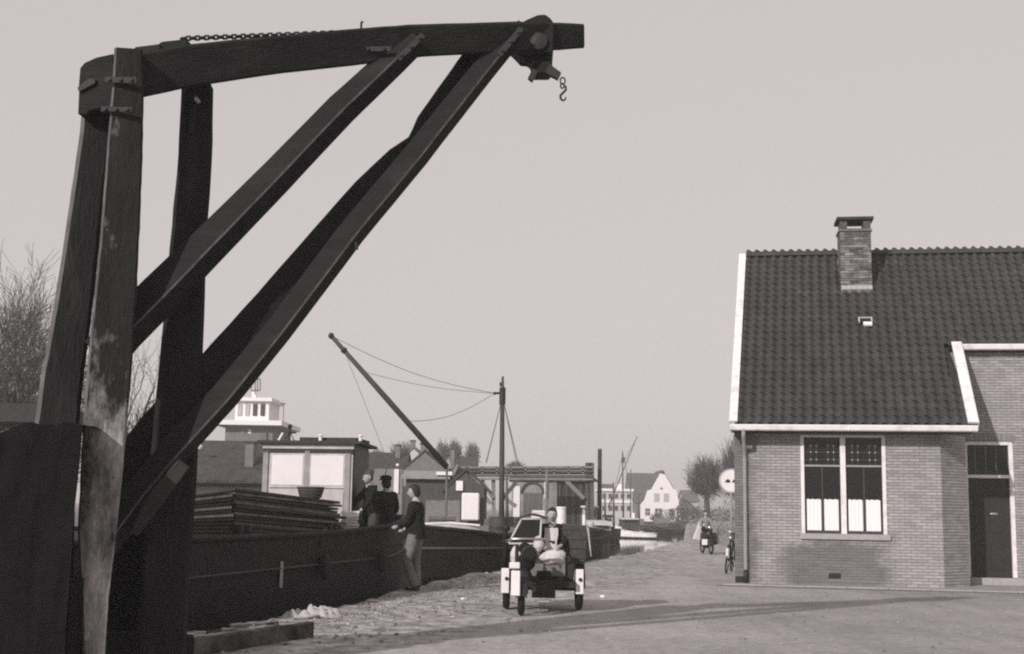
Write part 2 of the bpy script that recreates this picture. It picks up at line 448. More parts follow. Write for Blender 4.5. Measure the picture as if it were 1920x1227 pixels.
# ------------------------------------------------------------------ the house on the corner
FL = G(1379, 1095); FL.z = 0
PHI = R_(9)
U = Vector((math.cos(PHI), -math.sin(PHI), 0)); V = Vector((math.sin(PHI), math.cos(PHI), 0)); ZZ = Vector((0, 0, 1))
def H(u, v, z): return FL + U*u + V*v + ZZ*z
house = thing('brick_house', 'single storey brick house with dark pantile roof at the corner of the quay', 'house', FL)
UR = 4.2                                    # right end of the front wall
CU, CV = 4.83, 0.72                         # end of the splayed corner wall
WV = 1.80                                   # plane of the entrance wall
EV, EZ, TH = -0.45, 3.31, R_(43)
tT = math.tan(TH)
RV = 4.42; RZ = EZ + (RV-EV)*tT              # ridge
def rz(v): return EZ + (v-EV)*tT
def fz(px, py, v=0.0):                       # point of the front plane
    q = PL(px, py, V, H(0, v, 0)); return (q-FL).dot(U), q.z
# plain masonry behind the bricks (mortar)
WT = 3.17
wall = M()
wall.prism([H(0, 0, -0.1), H(1.29, 0, -0.1), H(1.29, 0, WT), H(0, 0, WT)], V*0.25)
wu0, wz0 = fz(1503, 1000); wu1, wz1 = fz(1664, 1003); _, wzt = fz(1580, 816)
wz0 = (wz0+wz1)/2
wall = M()
wall.prism([H(0, 0, -0.1), H(wu0, 0, -0.1), H(wu0, 0, WT), H(0, 0, WT)], V*0.25)
wall.prism([H(wu1, 0, -0.1), H(UR, 0, -0.1), H(UR, 0, WT), H(wu1, 0, WT)], V*0.25)
wall.prism([H(wu0, 0, -0.1), H(wu1, 0, -0.1), H(wu1, 0, wz0), H(wu0, 0, wz0)], V*0.25)
wall.prism([H(wu0, 0, wzt), H(wu1, 0, wzt), H(wu1, 0, WT), H(wu0, 0, WT)], V*0.25)
FW = wall.build('front_wall', MORTAR, house)
CD = (H(CU, CV, 0)-H(UR, 0, 0)); CL = CD.length; CD.normalize(); CN = Vector((CD.y, -CD.x, 0))
m = M(); m.prism([H(UR, 0, -0.1), H(CU, CV, -0.1), H(CU, CV, WT), H(UR, 0, WT)], -CN*0.25)
SW = m.build('splayed_corner_wall', MORTAR, house)
# entrance wall with door opening
def wp(px, py): return fz(px, py, WV)
du0, _ = wp(1812, 950); du1, dz0 = wp(1908, 1084); _, dzt = wp(1860, 829)
dz0 = max(0.03, dz0)
WTOP = rz(WV+0.05) - 0.05
m = M()
m.prism([H(CU-0.3, WV, -0.1), H(du0, WV, -0.1), H(du0, WV, WTOP), H(CU-0.3, WV, WTOP)], V*0.25)
m.prism([H(du1, WV, -0.1), H(9.0, WV, -0.1), H(9.0, WV, WTOP), H(du1, WV, WTOP)], V*0.25)
m.prism([H(du0, WV, dzt), H(du1, WV, dzt), H(du1, WV, WTOP), H(du0, WV, WTOP)], V*0.25)
m.prism([H(CU-0.25, CV+0.02, -0.1), H(CU, CV+0.02, -0.1), H(CU, CV+0.02, WT+.3), H(CU-0.25, CV+0.02, WT+.3)], V*(WV-CV-0.03))
EW = m.build('entrance_wall', MORTAR, house)
# gable and rear walls
m = M()
BV = 2*RV-EV-0.4
ug = lambda v: 0.06 + 0.37*(v-EV)/(RV-EV)
m.prism([H(ug(0.26), 0.26, -0.1), H(ug(BV), BV, -0.1), H(ug(BV), BV, 3.5), H(ug(RV), RV, RZ-0.25), H(ug(.26), 0.26, 3.6)], U*0.24)
m.prism([H(8.7, 1.9, -0.1), H(8.7, BV, -0.1), H(8.7, BV, 3.5), H(8.7, RV, RZ-0.25), H(8.7, 1.9, 5.0)], U*0.24)
m.prism([H(0.75, BV, -0.1), H(8.9, BV, -0.1), H(8.9, BV, 3.4), H(0.75, BV, 3.4)], V*0.2)
m.build('gable_wall', BRICK2, house)

# bricks
BL, BH, BJ = 0.205, 0.051, 0.0115
def brick_mesh(name, Lx, tone, mat_):
    b = M(); b.tone = tone
    b.obox((0, -0.012, 0), (Lx, 0, 0), (0, 0.03, 0), (0, 0, BH)); return b.mesh(name, mat_)
def bricks(parent, o, du, n, Lg, z0, z1, holes, material, keep, pick, name='brick', tone_sd=0.085):
    """courses of bricks in front of a mortar face; pick(u,z) orders which become single objects"""
    ang = math.atan2(du.y, du.x); spots = []
    k = 0; z = z0
    while z + BH <= z1:
        u = -(BL+BJ)/2 if k % 2 else 0.0
        while u < Lg-0.01:
            a, b = max(u, 0), min(u+BL, Lg)
            segs = [(a, b)]
            for (h0, h1, k0, k1) in holes:
                if z+BH > k0 and z < k1:
                    ns = []
                    for s0, s1 in segs:
                        if s1 <= h0 or s0 >= h1: ns.append((s0, s1)); continue
                        if s0 < h0: ns.append((s0, h0))
                        if s1 > h1: ns.append((h1, s1))
                    segs = ns
            for s0, s1 in segs:
                if s1-s0 > 0.03: spots.append((s0, s1-s0, z))
            u += BL+BJ
        z += BH+BJ; k += 1
    order = sorted(range(len(spots)), key=lambda i: pick(spots[i][0], spots[i][2]))
    full = [i for i in order if abs(spots[i][1]-BL) < 1e-6][:keep]
    single = set(full)
    vari = [brick_mesh(name, BL, max(0.5, rnd.gauss(1, tone_sd)), material) for _ in range(14)] if keep else []
    rest = M()
    for i, (s, l, z) in enumerate(spots):
        pr = rnd.uniform(0, 0.004)
        p = o + du*s + ZZ*z + n*pr
        if i in single: inst(rnd.choice(vari), name, parent, p, (0, rnd.uniform(-.004, .004), ang))
        else:
            rest.tone = max(0.5, rnd.gauss(1, tone_sd))
            rest.obox(p + n*0.012, du*l, -n*0.03, ZZ*BH)
    r = rest.build('brickwork', material, parent, kind='stuff')
    return r
bricks(FW, H(0, 0, 0.02), U, -V, UR, 0.0, WT-0.02, [(wu0, wu1, wz0-0.02, wzt-0.02), (1.9, 2.15, 0.13, 0.24)], BRICK, 300, lambda u, z: abs(u-2.0)*0.8+z)
bricks(SW, H(UR, 0, 0.02), CD, CN, CL, 0.0, WT-0.02, [], BRICK, 130, lambda u, z: z)
bricks(EW, H(CU-0.2, WV, 0.02), U, -V, 4.2, 0.0, WTOP-0.3, [(du0-CU+0.2, du1-CU+0.2, 0, dzt-0.02)], BRICK2, 150, lambda u, z: abs(z-3.8)+max(0, u-1.3)*3, tone_sd=0.1)

# plinth course at the foot, air vent
m = M(); m.obox(H(-0.004, -0.022, 0.0), U*(0.17), V*0.02, ZZ*0.16); m.build('tarred_plinth', DARKP, house)
m = M(); m.obox(H(1.9, -0.006, 0.15), U*0.25, V*0.05, ZZ*0.11); vent = m.build('air_vent', DARKP, house)
for k in range(5):
    m = M(); m.obox(H(1.91+k*0.048, -0.01, 0.155), U*0.012, V*0.012, ZZ*0.1); m.build('bar', IRON, vent)

# window


def frame_part(name, u0, u1, z0, z1, v0, dep, mt, parent, bev=0.004):
    q = M(); q.obox(H(u0, v0, z0), U*(u1-u0), V*dep, ZZ*(z1-z0)); return q.build(name, mt, parent, bev=bev)
wc = (wu0+wu1)/2
SILL = frame_part('window_sill', wu0-0.03, wu1+0.06, wz0-0.12, wz0, -0.07, 0.3, STONE, house, 0.008)
# white outer frame = parent of sashes
q = M()
fw = 0.075
q.obox(H(wu0, -0.012, wz0), U*fw, V*0.12, ZZ*(wzt-wz0))
q.obox(H(wu1-fw, -0.012, wz0), U*fw, V*0.12, ZZ*(wzt-wz0))
q.obox(H(wc-0.055, -0.012, wz0), U*0.11, V*0.12, ZZ*(wzt-wz0-0.05))
q.obox(H(wu0+fw, -0.010, wzt-0.05), U*(wu1-wu0-2*fw), V*0.12, ZZ*0.05)
WINF = q.build('window_frame', WHITE, house, bev=0.004)
_, ztr = fz(1580, 874); _, zcu = fz(1580, 937)
for (a, b) in ((wu0+fw, wc-0.055), (wc+0.055, wu1-fw)):
    frame_part('glass_pane', a, b, wz0, wzt-0.05, 0.062, 0.012, GLASS, WINF, 0)
    frame_part('sash_rail', a, b, wz0, wz0+0.06, 0.03, 0.03, CLOTHM, WINF)
    frame_part('transom', a, b, ztr-0.02, ztr+0.02, 0.02, 0.04, GREYP, WINF)
    mid = (a+b)/2
    frame_part('glazing_bar', mid-0.018, mid+0.018, wz0+0.06, ztr-0.02, 0.03, 0.03, mat('dark_glazing_bar', 0.045, 0.5), WINF)
    frame_part('sash_stile', a, a+0.03, wz0+0.06, wzt-0.05, 0.035, 0.025, DARKP, WINF)
    frame_part('sash_stile', b-0.03, b, wz0+0.06, wzt-0.05, 0.035, 0.025, DARKP, WINF)
    for (c0, c1) in ((a+0.045, mid-0.03), (mid+0.03, b-0.045)):
        q = M(); vs = []; nf = 26
        for i in range(nf+1):
            x = c0+(c1-c0)*i/nf; dv = .052+.0022*math.sin(i*.9+c0*9)+.001*math.sin(i*2.1)
            vs += [H(x, dv, wz0+.065), H(x, dv+.003*math.sin(i), zcu+.006*math.sin(i*.7))]
        q.add(vs, [(2*i, 2*i+2, 2*i+3, 2*i+1) for i in range(nf)]); q.build('curtain', CURT, WINF)
        for k in range(2):            # leaded cluster in the top light
            pass
    # leaded lights: clusters of two by three crossings
    q = M()
    for ctr in (a+(b-a)*0.27, a+(b-a)*0.75):
        for s in (-0.058, 0.058):
            q.obox(H(ctr+s-0.004, 0.05, ztr+0.02), U*0.008, V*0.01, ZZ*(wzt-0.05-ztr-0.02))
    hh = wzt-0.05-ztr
    for f in (0.22, 0.48, 0.70):
        q.obox(H(a, 0.049, ztr+hh*f-0.004), U*(b-a), V*0.01, ZZ*0.008)
    q.build('lead_came', mat('lead_came', 0.09, 0.5), WINF)
    for ctr in (a+(b-a)*0.27, a+(b-a)*0.75):
        for s in (-0.058, 0.058):
            for f, sz in ((0.22, .022), (0.48, .022), (0.70, 0.034)):
                q = M(); zz = ztr+hh*f
                q.prism([H(ctr+s-sz, 0.045, zz), H(ctr+s, 0.045, zz-sz), H(ctr+s+sz, 0.045, zz), H(ctr+s, 0.045, zz+sz)], V*0.003)
                q.build('glass_lozenge', LEAD, WINF)
# dark room behind the panes
m = M(); m.obox(H(wu0+0.01, 0.10, wz0+0.01), U*(wu1-wu0-0.02), V*0.1, ZZ*(wzt-wz0-0.02)); m.build('window_reveal', DARKP, house)

# door
DV = WV+0.10
def dpart(name, u0, u1, z0, z1, v0, dep, mt, parent, bev=0.004): return frame_part(name, u0, u1, z0, z1, v0, dep, mt, parent, bev)
_, dtr0 = wp(1865, 897); _, dtr1 = wp(1865, 889)
q = M()
q.obox(H(du0, WV-0.02, dz0), U*0.05, V*0.12, ZZ*(dzt-dz0))
q.obox(H(du1-0.09, WV-0.02, dz0), U*0.09, V*0.12, ZZ*(dzt-dz0))
q.obox(H(du0+.05, WV-0.018, dzt-0.07), U*(du1-du0-.14), V*0.12, ZZ*0.07)
q.obox(H(du0+.05, WV-0.018, dtr0), U*(du1-du0-.14), V*0.12, ZZ*0.07)
DF = q.build('door_frame', WHITE, house, bev=0.004)
dpart('top_light_pane', du0+.05, du1-.09, dtr0+.07, dzt-.07, WV+0.06, .012, GLASS, DF, 0)
for k in range(3):
    a = du0+.05+(du1-du0-.14)*(0.2+0.25*k)
    dpart('lead_strip', a, a+.008, dtr0+.07, dzt-.07, WV+0.048, .01, LEAD, DF, 0)
door = dpart('door', du0+.05, du1-.09, dz0, dtr0, WV+0.06, .045, DOORP, house, 0.003)
for (a, b, c, d) in ((0.12, .38, .15, .75), (.44, .70, .15, .75), (0.12, .38, .95, 1.75), (.44, .70, .95, 1.75)):
    dpart('door_panel', du0+.05+a, min(du0+.05+b, du1-.12), dz0+c, dz0+d, WV+0.045, .012, DOORP, door, 0.004)
lu, lz = wp(1865, 964)
q = M(); q.ball(H(lu, WV+0.045, lz), 0.1, 14, (1, .25, .32)); q.build('letter_flap', mat('worn_brass', 0.4, 0.45, metal=0.8), door, smooth=True)
q = M(); q.obox(H(du0-0.05, WV-0.30, 0.0), U*(du1-du0+0.2), V*0.29, ZZ*max(0.08, dz0-0.004)); q.build('door_step', STONE, house, bev=0.01)
# segmental brick arch above the door
for k in range(13):
    f = (k+.5)/13; a = (f-.5)*0.9
    cu = (du0+du1)/2 + math.sin(a)*(du1-du0)*1.12/2/math.sin(.45); cz = dzt+0.085+ (math.cos(a)-1)*0.7+.03
    q = M(); q.tone = rnd.uniform(.6, .8); q.box((0, 0, 0), (0.055, .03, .17), ry=a)
    q.v = [tuple(H(cu+x, WV-0.006+y, cz+z)) for x, y, z in q.v]
    q.build('arch_brick', BRICK2, EW)

# roof deck, ridge, verge boards, gutters
m = M()
m.add([H(0.0, EV+0.05, rz(EV+.05)-.11), H(4.7, EV+0.05, rz(EV+.05)-.11), H(4.7, 1.68, rz(1.68)-.11), H(ug(1.68)-.05, 1.68, rz(1.68)-.11)], [(0, 1, 2, 3)])
m.add([H(ug(1.64)-.05, 1.64, rz(1.64)-.11), H(9.1, 1.64, rz(1.64)-.11), H(9.1, RV, RZ-.11), H(ug(RV)-.05, RV, RZ-.11)], [(0, 1, 2, 3)])
m.add([H(ug(RV)-.05, RV, RZ-.1), H(9.1, RV, RZ-.1), H(9.1, 2*RV-EV, EZ-.1), H(ug(BV)-.05, 2*RV-EV, EZ-.1)], [(0, 1, 2, 3)])
ROOF = m.build('roof', PANB, house)
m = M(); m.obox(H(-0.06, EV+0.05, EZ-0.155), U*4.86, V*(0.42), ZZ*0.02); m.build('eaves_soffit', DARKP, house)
PW, PG = 0.209, 0.2535
SD = (V*math.cos(TH) + ZZ*math.sin(TH)); SN = (-V*math.sin(TH) + ZZ*math.cos(TH))
def pan_geo(o, uscale=1.0):
    """pantile: S-shaped cross section, thick front lip"""
    Lp = PG+0.05; prof = []
    for k in range(9):
        f = k/8.0
        h = 0.034*math.sin(2*math.pi*(f*0.93)+0.5) + 0.012
        prof.append((f*(PW+0.018), h))
    vs = []
    for (t, dz) in ((0, 0.014), (Lp, -0.010)):
        for (x, h) in prof: vs.append(o + U*(x*uscale) + SD*t + SN*(h+dz))
    for (x, h) in prof: vs.append(o + U*(x*uscale) + SN*(h+0.014-0.016))
    n = 9
    fs = [(k, k+1, n+k+1, n+k) for k in range(8)] + [(2*n+k, 2*n+k+1, k+1, k) for k in range(8)]
    return vs, fs
pan_vars = []
for k in range(10):
    b = M(); b.tone = rnd.uniform(0.86, 1.14); vs, fs = pan_geo(Vector((0, 0, 0))); b.add(vs, fs)
    pan_vars.append(b.mesh('roof_tile', PAN, smooth=False))
slope_len = (RV-EV)/math.cos(TH)
rows = int(slope_len/PG)
spots = []
CHU0, CHU1 = None, None
for r in range(rows+1):
    t = r*PG; v = EV + t*math.cos(TH)
    if t > slope_len-0.05: continue
    ul = -0.0 + 0.36*(v-EV)/(RV-EV)
    ur = 4.68 if v < 1.54 else 9.1
    c = 0
    while True:
        u = ul + 0.06 + c*PW
        if u + PW > ur + (0.05 if v < 1.54 else 0): break
        spots.append((u, t, r, c)); c += 1
spots.sort(key=lambda s: s[1] + (0 if s[0] < 4.7 else 3))
rest = M()
for i, (u, t, r, c) in enumerate(spots):
    if r == rows: pass
    p = H(u, EV, EZ) + SD*t + SN*(rnd.uniform(0, 0.007)) + U*rnd.uniform(-.004, .004)
    if i < 300: inst(rnd.choice(pan_vars), 'roof_tile', ROOF, p, (0, 0, rnd.uniform(-.012, .012)))
    else:
        rest.tone = rnd.uniform(0.86, 1.14) if rnd.random() > .015 else 1.35
        vs, fs = pan_geo(p); rest.add(vs, fs)
rest.build('tile_field', PAN, ROOF, kind='stuff')
k = 0; u = 0.40
while u < 9.0:
    q = M(); q.tone = rnd.uniform(.75, 1.1)
    pts = []
    for a in range(7):
        an = math.pi*a/6
        pts.append(H(u, RV-0.12*math.cos(an), RZ-0.02+0.11*math.sin(an)))
    q.prism(pts, U*0.36); q.tone *= .9
    q.build('ridge_tile', PAN, ROOF); 
    q = M(); q.tone = .8; q.prism([H(u+.34, RV-0.125*math.cos(math.pi*a/6), RZ-0.02+0.119*math.sin(math.pi*a/6)) for a in range(7)], U*0.05)
    q.build('ridge_collar', PAN, ROOF)
    u += 0.375
def verge(u0a, u0b, wdt, v0, v1, name, lab=None):
    q = M()
    a = H(u0a, v0, rz(v0)) + SN*0.04; b = H(u0b, v1, rz(v1)) + SN*0.04
    q.add([a, a+U*wdt, b+U*wdt, b, a+SN*.05, a+U*wdt+SN*.05, b+U*wdt+SN*.05, b+SN*.05],
          [(3, 2, 1, 0), (4, 5, 6, 7), (0, 1, 5, 4), (1, 2, 6, 5), (2, 3, 7, 6), (3, 0, 4, 7)])
    q.obox(a+U*(wdt if u0a > 1 else -.02)-SN*.16, U*.02, (b-a), SN*.2)
    return q.build(name, WHITE, ROOF, bev=0.003)
verge(-0.09, 0.25, 0.15, EV, RV-0.02, 'verge_board')
verge(4.68, 4.77, 0.20, EV, 1.60, 'verge_board')
def gutter(u0, u1, v, z, name, hgt=.13):
    q = M(); pts = [(0, 0), (0, hgt), (-.012, hgt), (-.13, hgt), (-.135, hgt-.02), (-.118, .02), (-.09, 0)]
    q.prism([H(u0, v+a, z+b) for a, b in pts], U*(u1-u0)); gg = q.build(name, WHITE, house, bev=.003)
    q = M(); q.obox(H(u0+.01, v-.118, z+hgt), U*(u1-u0-.02), V*.10, ZZ*.004); q.build('gutter_trough', DARKP, gg)
    for k in range(1, int((u1-u0)/1.2)+1):
        q = M(); q.obox(H(u0+k*1.2, v-.137, z+.012), U*.03, V*.012, ZZ*(hgt-.02)); q.build('gutter_joint', WHITE, gg)
gutter(-0.10, 4.86, EV+.02, EZ-0.14, 'gutter')
gutter(4.88, 9.1, 1.64, rz(1.64)-.16, 'gutter')
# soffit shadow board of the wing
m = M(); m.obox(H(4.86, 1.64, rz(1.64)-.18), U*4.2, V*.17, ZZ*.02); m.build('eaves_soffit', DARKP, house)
# down pipe
pu, _ = fz(1397, 950)
q = M(); q.tube([H(pu-.03, EV-.04, 3.17), H(pu-.03, EV-.04, 3.05), H(pu, -.08, 2.80), H(pu, -.07, 2.5), H(pu, -.07, .22), H(pu, -.07, 0.02)], [.042]*6, 12)
DP = q.build('down_pipe', ZINC, house, smooth=True)
for z in (2.55, 1.45, .5):
    q = M(); q.tube([H(pu, -.07, z), H(pu, -.07, z+.035)], .05, 12); q.build('pipe_bracket', ZINC, DP)
q = M(); q.tube([H(pu, -.07, .02), H(pu, -.07, .3)], .047, 12); q.build('pipe_foot', DARKP, DP, smooth=True)
# chimney
n = -V*tT + ZZ
cb = PL(1606, 543, n, H(0, EV, EZ)); cv = (cb-FL).dot(V); cuu = (cb-FL).dot(U)
cw = 57/FPX*(cb.y*1.01)
cz1 = PL(1606, 413, V, cb).z; czt = PL(1606, 399, V, cb).z
zb = rz(cv)-0.1
q = M(); q.obox(H(cuu-cw/2+.012, cv+.012, zb), U*(cw-.024), V*(cw*.9-.024), ZZ*(cz1-zb-.26)); CH = q.build('chimney', mat('chimney_mortar', .2, .9), house)
nh = []
ow = 30/FPX*cb.y; oz1 = PL(1606, 417, V, cb).z; oz0 = PL(1606, 428, V, cb).z
# four brick faces
for (o, du, nn, Lg) in ((H(cuu-cw/2, cv+.012, 0), U, -V, cw), (H(cuu-cw/2+.012, cv+cw*.9, 0), -V, -U, cw*.9), (H(cuu+cw/2-.012, cv, 0), V, U, cw*.9)):
    bricks(CH, o+ZZ*(zb), du, nn, Lg, 0.0, cz1-zb-.26, [], BRICKC, 60 if nn == -V else 0, lambda u, z: -z, tone_sd=.3)
q = M(); q.obox(H(cuu-cw/2-.03, cv-.03, cz1-.27), U*(cw+.06), V*(cw*.9+.06), ZZ*.05); q.build('brick_band', BRICKC, CH)
for s in (0, 1):
    q = M(); q.tone = .55; q.obox(H(cuu-cw/2+s*(cw-(cw-ow)/2), cv, cz1-.22), U*((cw-ow)/2), V*(cw*.5), ZZ*.22); q.build('chimney_pier', BRICKC, CH)
q = M(); q.tone = .5; q.obox(H(cuu-ow/2, cv+.01, cz1-.22), U*ow, V*(cw*.5-.02), ZZ*.02); q.build('flue_rim', BRICKC, CH)
q = M(); q.obox(H(cuu-cw/2-.07, cv-.07, cz1), U*(cw+.14), V*(cw*.9+.14), ZZ*.075); q.build('chimney_cap', mat('sooty_slab', .035, .85), CH, bev=.01)
# mortar flaunching at chimney foot, lead patch at the left
q = M()
for k in range(6):
    q.box(H(cuu-cw/2+cw*(k+.5)/6, cv-.05, rz(cv-.05)+.05), (cw/6*.95, .16, .10), rz=-PHI, rx=TH)
q.build('mortar_fillet', mat('pale_mortar', .36, .95, .2, 12), CH)
pp = PL(1575, 497, n, H(0, EV, EZ)); pv = (pp-FL).dot(V); pu2 = (pp-FL).dot(U)
q = M(); q.obox(H(pu2-.05, pv, rz(pv)+.02), U*.11, V*.1, ZZ*.14); q.build('lead_patch', WHITE2, CH, bev=.01)
# small roof light
rp = PL(1623, 609, n, H(0, EV, EZ)); rv = (rp-FL).dot(V); ru = (rp-FL).dot(U)
q = M()
o = H(ru-.16, rv-.10, rz(rv-.10))+SN*.05
q.obox(o+SD*.27, U*.31, SD*.03, SN*.05); q.obox(o+SD*.12, U*.03, SD*.15, SN*.05); q.obox(o+U*.28+SD*.12, U*.03, SD*.15, SN*.05)
RL = q.build('roof_light', mat('zinc_frame', .45, .6), ROOF)
q = M(); q.obox(o+U*.03+SD*.15, U*.25, SD*.12, SN*.03); q.build('pane', GLASS, RL)
q = M(); q.obox(o+U*.10, U*.19, SD*.12, SN*.045); q.build('flap', WHITE2, RL)

# pavement with kerb along the house
pvm = M(); pvm.prism([H(-.25, -.015, -.05), H(UR, -.015, -.05), H(CU+.0, CV-.015, -.05), H(CU+.05, WV-.32, -.05), H(9.5, WV-.32, -.05), H(9.5, -.95, -.05), H(-.25, -.62, -.05)], ZZ*.075)
PAV = pvm.build('pavement', mat('pavement_paving', .30, .9, .2, 3, .5, 30)); tag(PAV, 'narrow raised pavement along the brick house', None, None, 'structure')
for k in range(12):
    a = -.25+k*.8125; fa = k/12; fb = (k+1)/12
    va = -.62-(.33)*fa; vb = -.62-.33*fb
    q = M(); q.prism([H(a+.005, va-.1, -.05), H(a+.8, vb-.1, -.05), H(a+.8, vb-.004, -.05), H(a+.005, va-.004, -.05)], ZZ*(.082+rnd.uniform(-.004, .004)))
    q.build('kerb_stone', STONE, PAV, bev=.008)

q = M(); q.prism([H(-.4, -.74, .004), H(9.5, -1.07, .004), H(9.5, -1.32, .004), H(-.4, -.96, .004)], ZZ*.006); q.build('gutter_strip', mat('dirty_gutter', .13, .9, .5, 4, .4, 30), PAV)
# neighbour beyond the house hides nothing; road sign on a pole
sg = P(1371, 902, 33.5)
sign = thing('road_sign', 'round white traffic sign with two dark cars on a pole beside the house corner', 'road sign', (sg.x, sg.y, 0))
rad = 23/FPX*sg.y
q = M(); q.tube([(sg.x, sg.y+.03, 0), (sg.x, sg.y+.03, sg.z+.1)], .03, 10); q.build('pole', ZINC, sign, smooth=True)
q = M(); q.lathe((sg.x, sg.y, sg.z), [(rad, -.012), (rad, .012)], 32, 'Y'); q.build('disc', mat('sign_rim', .42, .5), sign)
q = M(); q.lathe((sg.x, sg.y-.014, sg.z), [(rad*.86, -.003), (rad*.86, .003)], 32, 'Y'); q.build('sign_face', WHITE2, sign)
for dx in (-.09, .09):
    q = M(); c = Vector((sg.x+dx, sg.y-.021, sg.z-.01))
    q.prism([c+Vector((x, 0, z)) for x, z in ((-.065, -.035), (.065, -.035), (.065, .01), (.045, .015), (.03, .05), (-.03, .05), (-.045, .015), (-.065, .01))], (0, .004, 0))
    q.build('car_symbol', DARKP, sign)
# ------------------------------------------------------------------ the old timber crane
cr = P(215, 1227, 11.3); CRD = 11.2
crane = thing('quay_crane', 'big old tarred timber crane with a long braced jib standing at the water edge', 'crane', (P(230, 1227, 11.2).x, 11.2, 0))
def timber(name, sec, thick, mt, parent, ch=0.03, twist=0.0, mid=5, rough=0.008, seed=1, edge=None, fixw=False):
    """hewn beam through sections (px, py, distance, width px); octagonal, chosen arrises painted as if lit"""
    pts = []; ws = []
    for (px, py, d, wpx) in sec:
        pts.append(P(px, py, d)); ws.append(max(.06, wpx/FPX*d - (.45*thick*abs(px-960)/FPX if fixw else 0)))
    P2 = []; W2 = []
    for i in range(len(pts)-1):
        for k in range(mid):
            f = k/mid; P2.append(pts[i].lerp(pts[i+1], f)); W2.append(ws[i]*(1-f)+ws[i+1]*f)
    P2.append(pts[-1]); W2.append(ws[-1])
    q = M(); vs = []; n = len(P2)
    for i, p in enumerate(P2):
        t = (P2[min(i+1, n-1)]-P2[max(i-1, 0)]).normalized()
        vw = (p-CAMO).normalized()
        a = t.cross(vw).normalized(); b = a.cross(t).normalized()   # a: across the picture, b: away
        ca, sa = math.cos(twist), math.sin(twist)
        th = thick if not isinstance(thick, (list, tuple)) else thick[0]+(thick[1]-thick[0])*i/(n-1)
        hw, ht = W2[i]/2, th/2
        if twist: k = 1/(abs(ca)+abs(sa)*ht/hw*1.0); hw *= k; ht *= k
        A = a*ca + b*sa; B = b*ca - a*sa
        for (x, y) in ((-hw+ch, -ht), (hw-ch, -ht), (hw, -ht+ch), (hw, ht-ch), (hw-ch, ht), (-hw+ch, ht), (-hw, ht-ch), (-hw, -ht+ch)):
            e = Vector((noise.noise((i*1.7, x*9, seed)), noise.noise((i*1.7, y*9, seed+5)), 0))*rough
            vs.append(p + A*(x+e.x) + B*(y+e.y))
    fs = [(i*8+k, i*8+(k+1) % 8, (i+1)*8+(k+1) % 8, (i+1)*8+k) for i in range(n-1) for k in range(8)]
    q.add(vs, fs)
    q.add(vs[:8], [tuple(range(8))]); q.add(vs[-8:], [tuple(range(8))])
    if edge == 'auto':  # paint the lit line on the chamfer nearest the camera
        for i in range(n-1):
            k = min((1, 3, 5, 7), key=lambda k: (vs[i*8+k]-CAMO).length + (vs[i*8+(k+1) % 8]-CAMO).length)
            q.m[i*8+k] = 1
    elif edge:
        for i in range(n-1):
            for k in edge: q.m[i*8+k] = 1
    return q.build(name, [mt, EDGE], parent)
# main post
timber('main_post', [(241, 100, 11.2, 60), (240, 170, 11.2, 66), (233, 300, 11.2, 74), (226, 430, 11.2, 78), (216, 560, 11.2, 84), (205, 700, 11.2, 88), (193, 850, 11.2, 84), (182, 1000, 11.2, 76), (178, 1120, 11.2, 56), (176, 1230, 11.2, 46), (174, 1300, 11.2, 44)], 0.26, WORN, crane, 0.02, 0.0, 6, .005, 3, edge=(7,), fixw=True)
# raking back leg
timber('back_leg', [(185, 150, 11.6, 58), (178, 260, 11.55, 66), (158, 420, 11.5, 72), (140, 560, 11.45, 78), (118, 700, 11.4, 84), (100, 860, 11.3, 90), (85, 1250, 11.2, 100)], 0.30, TAR, crane, 0.035, 0.0, 6, .006, 7, edge=(7, 6), fixw=True)
# head block on the back leg
q = M(); dd = 11.25
pf = [P(x, y, dd) for x, y in ((146, 214), (148, 168), (147, 166), (150, 128), (158, 118), (180, 108), (212, 101), (212, 200), (165, 208), (164, 215))]
q.prism(pf, (0.02, .40, 0)); q.build('head_block', TARX, crane, bev=.012)
q = M(); q.prism([P(x, y, dd-.03) for x, y in ((145, 165), (165, 148), (178, 148), (178, 156), (148, 172))], (0, .04, 0)); q.build('iron_strap', IRON, crane)
# second post
timber('front_post', [(371, 158, 12.1, 52), (370, 172, 12.1, 66), (366, 300, 12.1, 70), (355, 430, 12.1, 72), (345, 600, 12.1, 80), (334, 760, 12.1, 90), (322, 920, 12.1, 94), (312, 1060, 12.1, 92), (300, 1260, 12.1, 96)], 0.30, TAR, crane, 0.035, 0.0, 4, .005, 11, fixw=True)
# jib
timber('jib_beam', [(246, 145, 11.45, 84), (350, 124, 11.6, 80), (520, 103, 11.85, 72), (690, 86, 12.15, 68), (780, 77, 12.35, 62), (960, 70, 12.75, 58), (1040, 69, 12.95, 52), (1084, 68, 13.05, 46)], [0.36, .3], TARX, crane, 0.022, 0.0, 4, .004, 19)
q = M(); dd = 11.35
q.prism([P(x, y, dd) for x, y in ((246, 104), (252, 88), (300, 82), (300, 110), (246, 116))], (0.03, .3, 0))
q.build('wedge_block', TARX, crane, bev=.01)
q = M(); q.prism([P(x, y, 11.5) for x, y in ((292, 86), (302, 78), (348, 73), (352, 76), (350, 94), (292, 100))], (0.03, .26, 0)); q.build('wedge_block', TARX, crane, bev=.01)
